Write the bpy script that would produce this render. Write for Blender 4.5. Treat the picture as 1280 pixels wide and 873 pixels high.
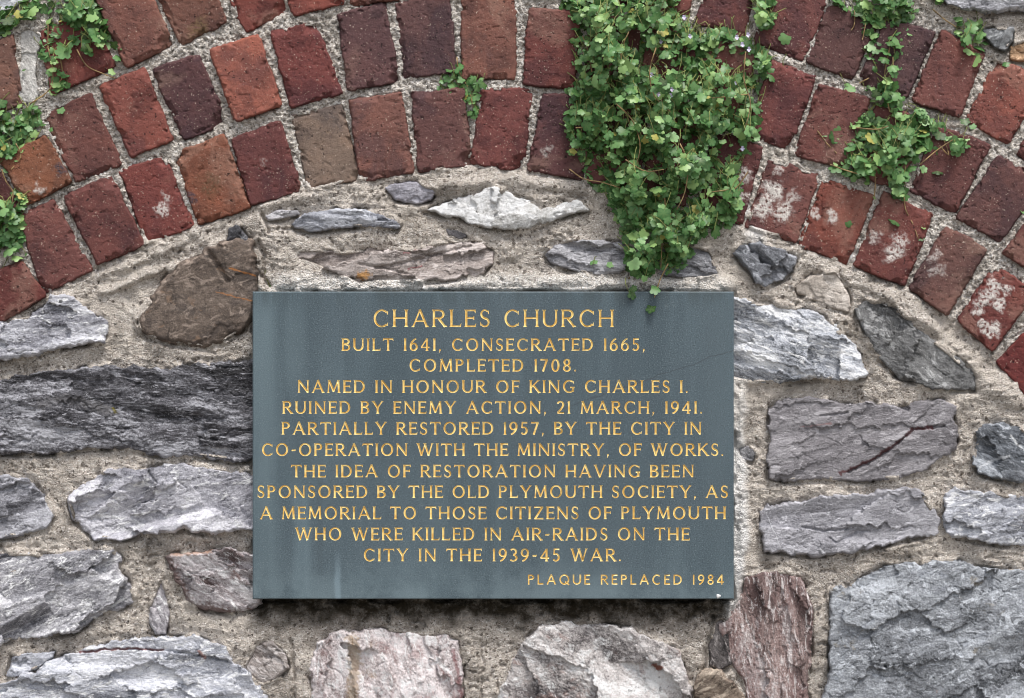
import bpy, math, random
import numpy as np
from mathutils import Vector, Matrix
from mathutils.geometry import delaunay_2d_cdt

for o in list(bpy.data.objects):
    bpy.data.objects.remove(o, do_unlink=True)
S = bpy.context.scene
COL = S.collection
R = math.radians

# ------------------------------------------------------------------ camera
ZC = 1.65            # height of the picture centre above the ground, metres
D = 1.9              # camera distance from the mortar plane, metres
cam = bpy.data.cameras.new('camera')
cam.sensor_width = 36.0
cam.lens = 36.0 * D / 1.28
cam.clip_start = 0.05
cam.clip_end = 500
camo = bpy.data.objects.new('camera', cam)
COL.objects.link(camo)
camo.location = (0, -D, ZC)
camo.rotation_euler = (R(90), 0, 0)
S.camera = camo

# ------------------------------------------------------------------ light
SUN_EL, SUN_AZ = 64.0, 24.0     # elevation; degrees to the right of the camera's back
world = bpy.data.worlds.new('World')
S.world = world
world.use_nodes = True
wn = world.node_tree
wn.nodes.clear()
sky = wn.nodes.new('ShaderNodeTexSky')
sky.sky_type = 'NISHITA'
sky.sun_disc = False
sky.sun_elevation = R(SUN_EL)
sky.sun_rotation = R(180 - SUN_AZ)
sky.air_density = 1.0
sky.dust_density = 3.0
hs = wn.nodes.new('ShaderNodeHueSaturation')
hs.inputs['Saturation'].default_value = 0.42
bg = wn.nodes.new('ShaderNodeBackground')
bg.inputs['Strength'].default_value = 0.10
wo = wn.nodes.new('ShaderNodeOutputWorld')
wn.links.new(sky.outputs[0], hs.inputs['Color'])
wn.links.new(hs.outputs[0], bg.inputs[0])
wn.links.new(bg.outputs[0], wo.inputs[0])

sun = bpy.data.lights.new('sun', 'SUN')
sun.energy = 1.5
sun.angle = R(16)
sun.color = (1.0, 0.965, 0.92)
suno = bpy.data.objects.new('sun', sun)
COL.objects.link(suno)
el, az = R(SUN_EL), R(SUN_AZ)
sd = Vector((math.cos(el) * math.sin(az), -math.cos(el) * math.cos(az), math.sin(el)))
suno.rotation_euler = (-sd).to_track_quat('-Z', 'Y').to_euler()
suno.location = sd * 8

S.view_settings.view_transform = 'Standard'
S.view_settings.look = 'None'
S.view_settings.exposure = 1.0
S.view_settings.gamma = 1.0
S.view_settings.use_curve_mapping = False
S.render.engine = 'CYCLES'
S.cycles.pixel_filter_type = 'BLACKMAN_HARRIS'
S.cycles.filter_width = 1.0

# ------------------------------------------------------------------ helpers
def lin(c):
    r = []
    for v in c[:3]:
        v = v / 255.0
        r.append(v / 12.92 if v <= 0.04045 else ((v + 0.055) / 1.055) ** 2.4)
    return (r[0], r[1], r[2], 1.0)

def tag(o, label=None, cat=None, group=None, kind=None):
    if label: o['label'] = label
    if cat: o['category'] = cat
    if group: o['group'] = group
    if kind: o['kind'] = kind
    return o

def empty(name, loc):
    o = bpy.data.objects.new(name, None)
    o.empty_display_size = 0.05
    COL.objects.link(o)
    o.location = loc
    return o

def child(o, parent):
    o.parent = parent
    o.matrix_parent_inverse = Matrix.Translation(-Vector(parent.location))
    return o

def world_pt(px, py, h):
    """photo millimetres (1 photo pixel = 1 mm on the mortar plane), h = mm in front of it"""
    k = 1.0 - h / (D * 1000.0)
    return Vector(((px - 640) / 1000 * k, -h / 1000, ZC + (436.5 - py) / 1000 * k))

# vectorised gradient noise
def _hash(ix, iy, seed):
    h = (ix.astype(np.int64) * 374761393 + iy.astype(np.int64) * 668265263 + seed * 974634777) & 0xffffffff
    h = ((h ^ (h >> 13)) * 1274126177) & 0xffffffff
    return (h ^ (h >> 16)) & 0xffff

def gnoise(x, y, seed):
    x0 = np.floor(x); y0 = np.floor(y)
    fx = x - x0; fy = y - y0
    u = fx * fx * fx * (fx * (fx * 6 - 15) + 10)
    v = fy * fy * fy * (fy * (fy * 6 - 15) + 10)
    def g(i, j):
        a = _hash(x0 + i, y0 + j, seed) * (2 * np.pi / 65536.0)
        return np.cos(a) * (fx - i) + np.sin(a) * (fy - j)
    a = g(0, 0); b = g(1, 0); c = g(0, 1); d = g(1, 1)
    return ((a + (b - a) * u) + ((c + (d - c) * u) - (a + (b - a) * u)) * v) * 1.5

def fbm(x, y, f, octv, seed, gain=0.5):
    t = 0.0; a = 1.0
    for k in range(octv):
        t = t + a * gnoise(x * f + 17.3 * k, y * f - 9.1 * k, seed + k * 31)
        a *= gain; f *= 2.03
    return t

def ridged(x, y, f, octv, seed, gain=0.5):
    t = 0.0; a = 1.0
    for k in range(octv):
        n = 1 - np.abs(gnoise(x * f + 5.7 * k, y * f + 3.3 * k, seed + k * 57)) * 2
        t = t + a * n
        a *= gain; f *= 2.1
    return t

def sdf(px, py, poly):
    """signed distance, positive inside"""
    P = np.asarray(poly, float)
    best = np.full(px.shape, 1e9)
    inside = np.zeros(px.shape, bool)
    n = len(P)
    for i in range(n):
        ax, ay = P[i]; bx, by = P[(i + 1) % n]
        ex, ey = bx - ax, by - ay
        wx, wy = px - ax, py - ay
        t = np.clip((wx * ex + wy * ey) / (ex * ex + ey * ey + 1e-9), 0, 1)
        dx, dy = wx - ex * t, wy - ey * t
        best = np.minimum(best, dx * dx + dy * dy)
        if ay != by:
            c = ((ay > py) != (by > py)) & (px < (bx - ax) * (py - ay) / (by - ay) + ax)
            inside ^= c
    d = np.sqrt(best)
    return np.where(inside, d, -d)

def linedist(px, py, line):
    best = np.full(px.shape, 1e9)
    for (ax, ay), (bx, by) in zip(line[:-1], line[1:]):
        ex, ey = bx - ax, by - ay
        wx, wy = px - ax, py - ay
        t = np.clip((wx * ex + wy * ey) / (ex * ex + ey * ey + 1e-9), 0, 1)
        best = np.minimum(best, np.hypot(wx - ex * t, wy - ey * t))
    return best

def sstep(a, b, x):
    t = np.clip((x - a) / (b - a), 0, 1)
    return t * t * (3 - 2 * t)

def grid_object(name, PX, PY, H, keep, mat, parent, tint=None, floats=None):
    """heightfield facing the camera side; keep = boolean per vertex"""
    ny, nx = PX.shape
    k = keep
    cell = k[:-1, :-1] & k[1:, :-1] & k[:-1, 1:] & k[1:, 1:]
    used = np.zeros_like(k)
    used[:-1, :-1] |= cell; used[1:, :-1] |= cell; used[:-1, 1:] |= cell; used[1:, 1:] |= cell
    idx = -np.ones(k.shape, np.int64)
    nv = int(used.sum())
    idx[used] = np.arange(nv)
    cx, cy = float(PX[used].mean()), float(PY[used].mean())
    s = 1 - H / (D * 1000.0)
    x = (PX - 640) / 1000 * s; z = ZC + (436.5 - PY) / 1000 * s; y = -H / 1000
    loc = ((cx - 640) / 1000, 0.0, ZC + (436.5 - cy) / 1000)
    co = np.stack([x[used] - loc[0], y[used], z[used] - loc[2]], 1).astype(np.float32)
    q = np.stack([idx[:-1, :-1][cell], idx[1:, :-1][cell], idx[1:, 1:][cell], idx[:-1, 1:][cell]], 1)
    nf = len(q)
    me = bpy.data.meshes.new(name)
    me.vertices.add(nv); me.loops.add(nf * 4); me.polygons.add(nf)
    me.vertices.foreach_set('co', co.ravel())
    me.loops.foreach_set('vertex_index', q.ravel().astype(np.int32))
    me.polygons.foreach_set('loop_start', np.arange(0, nf * 4, 4, dtype=np.int32))
    me.polygons.foreach_set('use_smooth', np.ones(nf, bool))
    me.update(calc_edges=True)
    if tint is not None:
        at = me.attributes.new('tint', 'FLOAT_COLOR', 'POINT')
        at.data.foreach_set('color', tint[used].astype(np.float32).ravel())
    for kx, v in (floats or {}).items():
        at = me.attributes.new(kx, 'FLOAT', 'POINT')
        at.data.foreach_set('value', v[used].astype(np.float32).ravel())
    me.materials.append(mat)
    o = bpy.data.objects.new(name, me)
    COL.objects.link(o)
    o.location = loc
    if parent: child(o, parent)
    return o

def py_object(name, verts, faces, mat, parent=None, smooth=False, loc=None):
    me = bpy.data.meshes.new(name)
    if loc is None:
        loc = Vector((0, 0, 0))
        for v in verts: loc += Vector(v)
        loc /= max(1, len(verts))
    loc = Vector(loc)
    me.from_pydata([tuple(Vector(v) - loc) for v in verts], [], faces)
    me.update()
    if smooth: me.polygons.foreach_set('use_smooth', [True] * len(me.polygons))
    me.materials.append(mat)
    o = bpy.data.objects.new(name, me)
    COL.objects.link(o)
    o.location = loc
    if parent: child(o, parent)
    return o

# ------------------------------------------------------------------ materials
class NT:
    def __init__(s, name):
        s.m = bpy.data.materials.new(name)
        s.m.use_nodes = True
        s.t = s.m.node_tree
        s.t.nodes.clear()
        s.out = s.n('ShaderNodeOutputMaterial')
        s.b = s.n('ShaderNodeBsdfPrincipled')
        s.l(s.b.outputs[0], s.out.inputs[0])
    def n(s, typ, **kw):
        nd = s.t.nodes.new(typ)
        for k, v in kw.items():
            setattr(nd, k, v)
        return nd
    def l(s, a, b): s.t.links.new(a, b)
    def put(s, sock, v):
        if isinstance(v, bpy.types.NodeSocket): s.l(v, sock)
        else: sock.default_value = v
    def coords(s, angle=0.0, scale=(1, 1, 1), rnd=True):
        tc = s.n('ShaderNodeTexCoord')
        src = tc.outputs['Object']
        if rnd:
            oi = s.n('ShaderNodeObjectInfo')
            mm = s.math('MULTIPLY', oi.outputs['Random'], 37.0)
            ad = s.n('ShaderNodeVectorMath', operation='ADD')
            s.l(src, ad.inputs[0]); s.l(mm, ad.inputs[1]); src = ad.outputs[0]
        mp = s.n('ShaderNodeMapping')
        mp.inputs['Rotation'].default_value = (0, R(angle), 0)
        s.l(src, mp.inputs[0])
        mp2 = s.n('ShaderNodeMapping')
        mp2.inputs['Scale'].default_value = scale
        s.l(mp.outputs[0], mp2.inputs[0])
        return mp2.outputs[0]
    def noise(s, vec, scale, detail=4, rough=0.55, dist=0.0):
        nd = s.n('ShaderNodeTexNoise')
        s.l(vec, nd.inputs['Vector'])
        nd.inputs['Scale'].default_value = scale
        nd.inputs['Detail'].default_value = detail
        nd.inputs['Roughness'].default_value = rough
        nd.inputs['Distortion'].default_value = dist
        return nd.outputs['Fac']
    def voro(s, vec, scale, feature='F1', out='Distance', rand=1.0):
        nd = s.n('ShaderNodeTexVoronoi', feature=feature)
        s.l(vec, nd.inputs['Vector'])
        nd.inputs['Scale'].default_value = scale
        nd.inputs['Randomness'].default_value = rand
        return nd.outputs[out]
    def math(s, op, a, b=0.5, c=None, clamp=False):
        nd = s.n('ShaderNodeMath', operation=op)
        nd.use_clamp = clamp
        s.put(nd.inputs[0], a); s.put(nd.inputs[1], b)
        if c is not None: s.put(nd.inputs[2], c)
        return nd.outputs[0]
    def rng(s, v, a, b, c=0.0, d=1.0):
        nd = s.n('ShaderNodeMapRange')
        nd.interpolation_type = 'SMOOTHSTEP'
        s.put(nd.inputs[0], v)
        for i, q in enumerate((a, b, c, d)): nd.inputs[i + 1].default_value = q
        return nd.outputs[0]
    def mix(s, f, a, b, mode='MIX'):
        nd = s.n('ShaderNodeMix', data_type='RGBA', blend_type=mode)
        s.put(nd.inputs[0], f); s.put(nd.inputs[6], a); s.put(nd.inputs[7], b)
        return nd.outputs[2]
    def ramp(s, f, stops):
        nd = s.n('ShaderNodeValToRGB')
        e = nd.color_ramp.elements
        while len(e) < len(stops): e.new(0.5)
        for i, (p, c) in enumerate(stops):
            e[i].position = p; e[i].color = c
        s.put(nd.inputs[0], f)
        return nd.outputs[0]
    def attr(s, name):
        nd = s.n('ShaderNodeAttribute')
        nd.attribute_name = name
        return nd
    def sep(s, col):
        nd = s.n('ShaderNodeSeparateColor')
        s.l(col, nd.inputs[0])
        return nd.outputs
    def bump(s, h, dist, strength=1.0, prev=None):
        nd = s.n('ShaderNodeBump')
        nd.inputs['Distance'].default_value = dist
        nd.inputs['Strength'].default_value = strength
        s.l(h, nd.inputs['Height'])
        if prev is not None: s.l(prev, nd.inputs['Normal'])
        return nd.outputs[0]
    def finish(s, col, rough=0.85, normal=None, spec=0.3):
        s.put(s.b.inputs['Base Color'], col)
        s.put(s.b.inputs['Roughness'], rough)
        s.b.inputs['Specular IOR Level'].default_value = spec
        if normal is not None: s.l(normal, s.b.inputs['Normal'])
        return s.m

def stone_material(name, dark, mid, light, angle=0, aniso=3.0, spots=None, rough=0.72, grain=1.0, contrast=1.0, spec=0.35):
    n = NT(name)
    v = n.coords(angle, (1, 1, aniso))
    vi = n.coords(0, (1, 1, 1))
    a = n.noise(v, 11, 7, 0.65, 0.5)
    b = n.noise(v, 75, 5, 0.7, 0.6)
    c = n.noise(vi, 420, 3, 0.7)
    f = n.math('MULTIPLY_ADD', b, 0.42, n.math('MULTIPLY', a, 0.72))
    f = n.math('ADD', f, n.math('MULTIPLY_ADD', c, 0.34, -0.24))
    fa = n.attr('face').outputs['Fac']
    f = n.math('ADD', f, n.math('MULTIPLY_ADD', fa, 0.15, -0.075))
    w = 0.124 / contrast
    col = n.ramp(f, [(0.5 - w * 1.4, lin(dark)), (0.5, lin(mid)), (0.5 + w * 1.3, lin(light))])
    # a second hue drifting through the stone
    if spots:
        for (sc, sca, lo, hi, amt) in spots:
            m = n.rng(n.noise(v, sca, 5, 0.65, 0.5), lo, hi)
            col = n.mix(n.math('MULTIPLY', m, amt), col, lin(sc))
    # bleached streaks and dark seams along the bedding
    k = n.noise(v, 42, 8, 0.72, 1.2)
    col = n.mix(n.math('MULTIPLY', n.rng(k, 0.52, 0.62), 0.75), col, lin([min(248, q * 1.10 + 6) for q in light]))
    k2 = n.noise(v, 34, 7, 0.7, 1.6)
    col = n.mix(n.math('MULTIPLY', n.rng(k2, 0.43, 0.35), 0.6), col, lin([q * 0.72 for q in dark]))
    # pale mineral flecks and dark pits
    fl = n.rng(n.noise(vi, 700, 2, 0.6), 0.66, 0.74)
    col = n.mix(n.math('MULTIPLY', fl, 0.5), col, lin([min(255, q * 1.25 + 15) for q in light]))
    pt = n.rng(n.noise(v, 260, 3, 0.6), 0.34, 0.24)
    col = n.mix(n.math('MULTIPLY', pt, 0.55), col, lin([q * 0.5 for q in dark]))
    t = n.attr('tint')
    col = n.mix(t.outputs['Alpha'], col, t.outputs['Color'])
    nr = n.bump(n.noise(v, 110, 8, 0.72, 0.6), 0.0028 * grain, 1.0)
    nr = n.bump(n.noise(vi, 480, 3, 0.65), 0.0013 * grain, 0.9, nr)
    rg = n.rng(b, 0.35, 0.7, rough - 0.12, rough + 0.12)
    return n.finish(col, rg, nr, spec)

def brick_material():
    n = NT('fired_clay')
    v = n.coords(0, (1, 1, 1))
    oi = n.n('ShaderNodeObjectInfo')
    base = oi.outputs['Color']
    a = n.noise(v, 22, 5, 0.6, 0.3)
    b = n.noise(v, 130, 4, 0.65)
    dk = n.mix(1.0, base, (0.54, 0.55, 0.60, 1), 'MULTIPLY')
    lt = n.mix(1.0, base, (1.38, 1.28, 1.18, 1), 'MULTIPLY')
    col = n.mix(n.rng(a, 0.30, 0.50), dk, base)
    big = n.noise(n.coords(0, (1, 1, 1)), 9, 4, 0.6, 0.6)
    soot = n.mix(1.0, base, (0.60, 0.66, 0.78, 1), 'MULTIPLY')
    col = n.mix(n.math('MULTIPLY', n.rng(big, 0.53, 0.62), 0.8), col, soot)
    dust = n.mix(0.5, base, lin((168, 138, 122)))
    col = n.mix(n.math('MULTIPLY', n.rng(big, 0.44, 0.36), 0.5), col, dust)
    col = n.mix(n.math('MULTIPLY', n.rng(a, 0.5, 0.7), 0.6), col, lt)
    col = n.mix(n.math('MULTIPLY', n.rng(b, 0.47, 0.30), 0.55), col, dk)
    col = n.mix(n.math('MULTIPLY', n.rng(b, 0.55, 0.75), 0.5), col, lt)
    # grog: pale grit and dark pinholes
    g = n.noise(v, 470, 2, 0.55)
    col = n.mix(n.math('MULTIPLY', n.rng(g, 0.675, 0.71), 0.8), col, lin((206, 188, 172)))
    g2 = n.noise(v, 240, 2, 0.5)
    col = n.mix(n.math('MULTIPLY', n.rng(g2, 0.33, 0.28), 0.8), col, lin((34, 22, 22)))
    t = n.attr('tint')
    br = n.rng(n.noise(v, 300, 4, 0.7), 0.36, 0.56)
    fac = n.math('MULTIPLY', t.outputs['Alpha'], br)
    fac = n.math('MAXIMUM', fac, n.rng(t.outputs['Alpha'], 0.8, 1.0, 0, 0.75))
    col = n.mix(fac, col, t.outputs['Color'])
    hgt = n.math('ADD', n.noise(v, 260, 6, 0.75), n.math('MULTIPLY', n.rng(g2, 0.36, 0.27), -0.7))
    nr = n.bump(hgt, 0.0015, 0.9)
    nr = n.bump(n.noise(v, 800, 2, 0.6), 0.0007, 0.8, nr)
    return n.finish(col, 0.8, nr, 0.28)

def mortar_material():
    n = NT('lime_mortar')
    v = n.coords(0, (1, 1, 1), False)
    cell = n.sep(n.voro(v, 620, 'F1', 'Color'))
    cell2 = n.sep(n.voro(v, 300, 'F1', 'Color'))
    a = n.noise(v, 9, 5, 0.6)
    b = n.noise(v, 60, 5, 0.7)
    sand = n.ramp(cell[0], [(0.0, lin((112, 103, 95))), (0.10, lin((184, 174, 163))), (0.62, lin((202, 193, 183))), (0.9, lin((216, 208, 200))), (1.0, lin((238, 233, 227)))])
    grey = n.ramp(cell[0], [(0.0, lin((104, 97, 90))), (0.14, lin((202, 194, 184))), (0.62, lin((226, 219, 210))), (1.0, lin((246, 244, 241)))])
    gw = n.attr('grey').outputs['Fac']
    col = n.mix(gw, sand, grey)
    col = n.mix(n.math('MULTIPLY', n.rng(b, 0.46, 0.30), 0.3), col, lin((134, 120, 108)))
    col = n.mix(n.math('MULTIPLY', n.rng(a, 0.44, 0.32), 0.3), col, lin((132, 121, 110)))
    pale = n.noise(v, 5.5, 5, 0.6, 0.8)
    col = n.mix(n.math('MULTIPLY', n.rng(pale, 0.52, 0.64), 0.45), col, lin((222, 212, 200)))
    damp = n.noise(v, 7.5, 6, 0.65, 0.6)
    col = n.mix(n.math('MULTIPLY', n.rng(damp, 0.56, 0.68), 0.45), col, lin((122, 113, 100)))
    moss = n.noise(v, 26, 5, 0.7)
    col = n.mix(n.math('MULTIPLY', n.math('MULTIPLY', n.rng(moss, 0.62, 0.72), n.rng(damp, 0.46, 0.6)), 0.5), col, lin((96, 94, 64)))
    grit = n.rng(cell2[1], 0.93, 0.95)
    gc = n.ramp(cell2[2], [(0, lin((52, 46, 44))), (0.55, lin((96, 84, 72))), (1, lin((226, 220, 212)))])
    col = n.mix(n.math('MULTIPLY', grit, 0.7), col, gc)
    al = n.attr('algae_shade').outputs['Fac']
    wh = n.attr('white').outputs['Fac']
    col = n.mix(n.math('MULTIPLY', wh, n.rng(b, 0.25, 0.55, 0.45, 0.9)), col, lin((240, 238, 236)))
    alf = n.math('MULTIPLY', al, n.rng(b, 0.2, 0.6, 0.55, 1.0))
    col = n.mix(alf, col, lin((46, 40, 30)))  # algae stain; under the plaque this colour also carries painted shade
    d = n.voro(v, 620, 'F1', 'Distance')
    hh = n.math('ADD', n.math('MULTIPLY', n.rng(d, 0.0, 0.75), -0.6), n.noise(v, 170, 5, 0.7))
    nr = n.bump(hh, 0.003, 1.0)
    return n.finish(col, 0.95, nr, 0.15)

def slab_material():
    n = NT('polished_slate')
    v = n.coords(0, (1, 1, 1))
    vs = n.coords(0, (1, 1, 0.12))
    a = n.noise(vs, 16, 5, 0.6, 0.3)
    b = n.noise(v, 620, 3, 0.7)
    c = n.noise(v, 6, 3, 0.5)
    col = n.mix(n.rng(a, 0.36, 0.66), lin((71, 85, 92)), lin((84, 99, 106)))
    col = n.mix(n.math('MULTIPLY', n.rng(c, 0.42, 0.66), 0.45), col, lin((76, 88, 95)))
    col = n.mix(n.math('MULTIPLY', n.rng(b, 0.47, 0.36), 0.6), col, lin((46, 56, 62)))
    col = n.mix(n.math('MULTIPLY', n.rng(b, 0.55, 0.66), 0.4), col, lin((138, 150, 154)))
    # rain streaks and a hairline crack, in the slab's own metres (origin at the middle of its foot)
    tc = n.n('ShaderNodeTexCoord'); so = tc.outputs['Object']
    xyz = n.n('ShaderNodeSeparateXYZ'); n.l(so, xyz.inputs[0])
    X, Z = xyz.outputs[0], xyz.outputs[2]
    wob = n.math('MULTIPLY_ADD', n.noise(so, 14, 3, 0.6), 0.03, -0.015)
    def streak(x, w, z0, z1, c, amt):
        nonlocal col
        d = n.math('ABSOLUTE', n.math('ADD', n.math('SUBTRACT', X, x), n.math('MULTIPLY', wob, 0.5)))
        m = n.math('MULTIPLY', n.rng(d, w, w * 0.25), n.rng(Z, z1, z1 - 0.06))
        m = n.math('MULTIPLY', m, n.rng(Z, z0 - .01, z0 + .05))
        m = n.math('MULTIPLY', m, n.rng(a, 0.25, 0.6, 0.4, 1.0))
        col = n.mix(n.math('MULTIPLY', m, amt * .62), col, lin(c))
    streak(-0.285, 0.030, 0.0, 0.40, (118, 136, 142), .5)
    streak(-0.245, 0.020, 0.25, 0.40, (122, 140, 146), .5)
    streak(-0.235, 0.016, -.05, 0.17, (120, 140, 148), .55)
    streak(-0.190, 0.006, -.05, 0.072, (150, 172, 184), .7)
    streak(-0.212, 0.006, 0.02, 0.20, (66, 76, 82), .6)
    streak(-0.10, 0.05, -.05, 0.05, (112, 128, 134), .5)
    streak(0.12, 0.10, -.05, 0.06, (108, 124, 130), .5)
    streak(0.25, 0.05, -.05, 0.05, (106, 122, 128), .5)
    streak(0.275, 0.03, 0.05, 0.40, (80, 92, 98), .5)
    # grime washed down from the top edge, scuffs and a lime bloom at the foot
    gr = n.math('MULTIPLY', n.rng(Z, 0.355, 0.39), n.rng(n.noise(vs, 60, 4, 0.65), 0.42, 0.62))
    col = n.mix(n.math('MULTIPLY', gr, 0.55), col, lin((58, 66, 66)))
    ft = n.math('MULTIPLY', n.rng(Z, 0.075, 0.0), n.rng(n.noise(so, 22, 6, 0.7), 0.38, 0.62))
    col = n.mix(n.math('MULTIPLY', ft, 0.55), col, lin((112, 128, 134)))
    sc = n.rng(n.noise(so, 48, 8, 0.75), 0.64, 0.72)
    col = n.mix(n.math('MULTIPLY', sc, 0.35), col, lin((128, 138, 138)))
    dz = n.math('SUBTRACT', n.math('SUBTRACT', Z, 0.312), n.math('MULTIPLY', n.math('SUBTRACT', X, 0.297), 0.345))
    dz = n.math('ABSOLUTE', n.math('ADD', dz, n.math('MULTIPLY_ADD', n.noise(so, 40, 4, 0.6), 0.012, -0.006)))
    cm = n.math('MULTIPLY', n.rng(dz, 0.0011, 0.0003), n.rng(X, -0.02, 0.2, .25, 1.0))
    cm = n.math('MULTIPLY', cm, n.rng(X, -0.05, -0.02))
    col = n.mix(n.math('MULTIPLY', cm, 0.5), col, lin((58, 62, 66)))
    nr = n.bump(n.noise(v, 700, 3, 0.6), 0.0004, 0.7)
    nr = n.bump(n.noise(v, 18, 3, 0.5), 0.0008, 0.5, nr)
    return n.finish(col, 0.55, nr, 0.35)

def gold_material():
    n = NT('gold_leaf')
    v = n.coords(0, (1, 1, 1), False)
    a = n.noise(v, 120, 4, 0.6)
    col = n.mix(n.rng(a, 0.4, 0.62), lin((224, 188, 108)), lin((248, 226, 158)))
    w = n.noise(v, 55, 5, 0.7)
    col = n.mix(n.math('MULTIPLY', n.rng(w, 0.56, 0.68), 0.55), col, lin((150, 124, 74)))
    n.b.inputs['Metallic'].default_value = 0.15
    nr = n.bump(n.noise(v, 900, 2, 0.6), 0.0003, 0.5)
    return n.finish(col, 0.38, nr, 0.5)

def leaf_material():
    n = NT('leaf_green')
    t = n.attr('leaf')
    f = t.outputs['Fac']
    col = n.ramp(f, [(0.0, lin((30, 58, 20))), (0.35, lin((56, 98, 48))), (0.6, lin((80, 126, 72))), (0.82, lin((126, 164, 106))), (0.93, lin((140, 172, 104))), (1.0, lin((172, 166, 88)))])
    rr = n.attr('rib').outputs['Fac']
    col = n.mix(n.math('MULTIPLY', rr, 0.30), col, lin((168, 186, 122)))
    tr = n.n('ShaderNodeBsdfTranslucent')
    n.put(tr.inputs['Color'], n.mix(0.5, col, lin((120, 165, 60))))
    ms = n.n('ShaderNodeMixShader')
    ms.inputs[0].default_value = 0.16
    m = n.finish(col, 0.42, None, 0.35)
    n.l(n.b.outputs[0], ms.inputs[1]); n.l(tr.outputs[0], ms.inputs[2])
    n.l(ms.outputs[0], n.out.inputs[0])
    return m

def plain_material(name, c, rough=0.7, var=0.25, scale=60):
    n = NT(name)
    v = n.coords(0, (1, 1, 1), False)
    a = n.noise(v, scale, 4, 0.6)
    col = n.mix(n.rng(a, 0.35, 0.65), lin([q * (1 - var) for q in c]), lin([min(255, q * (1 + var)) for q in c]))
    nr = n.bump(n.noise(v, scale * 4, 3, 0.6), 0.002, 0.5)
    return n.finish(col, rough, nr, 0.3)

M_BRICK = brick_material()
M_MORTAR = mortar_material()
M_SLAB = slab_material()
M_GOLD = gold_material()
M_LEAF = leaf_material()
M_STEM = plain_material('stem_green', (112, 118, 66), 0.6)
M_STEMR = plain_material('stem_brown', (134, 112, 78), 0.7)
M_PETAL = plain_material('petal_lilac', (206, 198, 226), 0.6, 0.06)
M_GROUND = plain_material('paving', (120, 116, 110), 0.9)
M_CORE = plain_material('rubble_core', (150, 138, 124), 0.95)

# ------------------------------------------------------------------ setting
ground = py_object('ground', [(-60, -60, 0), (60, -60, 0), (60, 30, 0), (-60, 30, 0)], [(0, 1, 2, 3)], M_GROUND, None, False, (0, 0, 0))
tag(ground, kind='structure')

WALL = empty('stone_wall', (0, 0.05, 0))
tag(WALL, 'rubble wall of grey slate and limestone set in sandy mortar around the plaque', 'wall')
ARCH = empty('brick_arch', (-0.04, 0.02, ZC + 0.20))
tag(ARCH, 'arch of weathered red bricks in rings curving over the plaque', 'arch')
PLAQUE = empty('plaque', world_pt(616.5, 749, 0))
tag(PLAQUE, 'rectangular blue grey slate plaque with a gold inscription', 'plaque')

PLQ = (315.6, 364.6, 917.4, 749.2)      # plaque front edges as seen in the photo
PH = 34.0                                # its face stands 34 mm proud

# ------------------------------------------------------------------ bricks
ARC_C = (600.0, 1221.0); ARC_R = 1013.0
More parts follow.
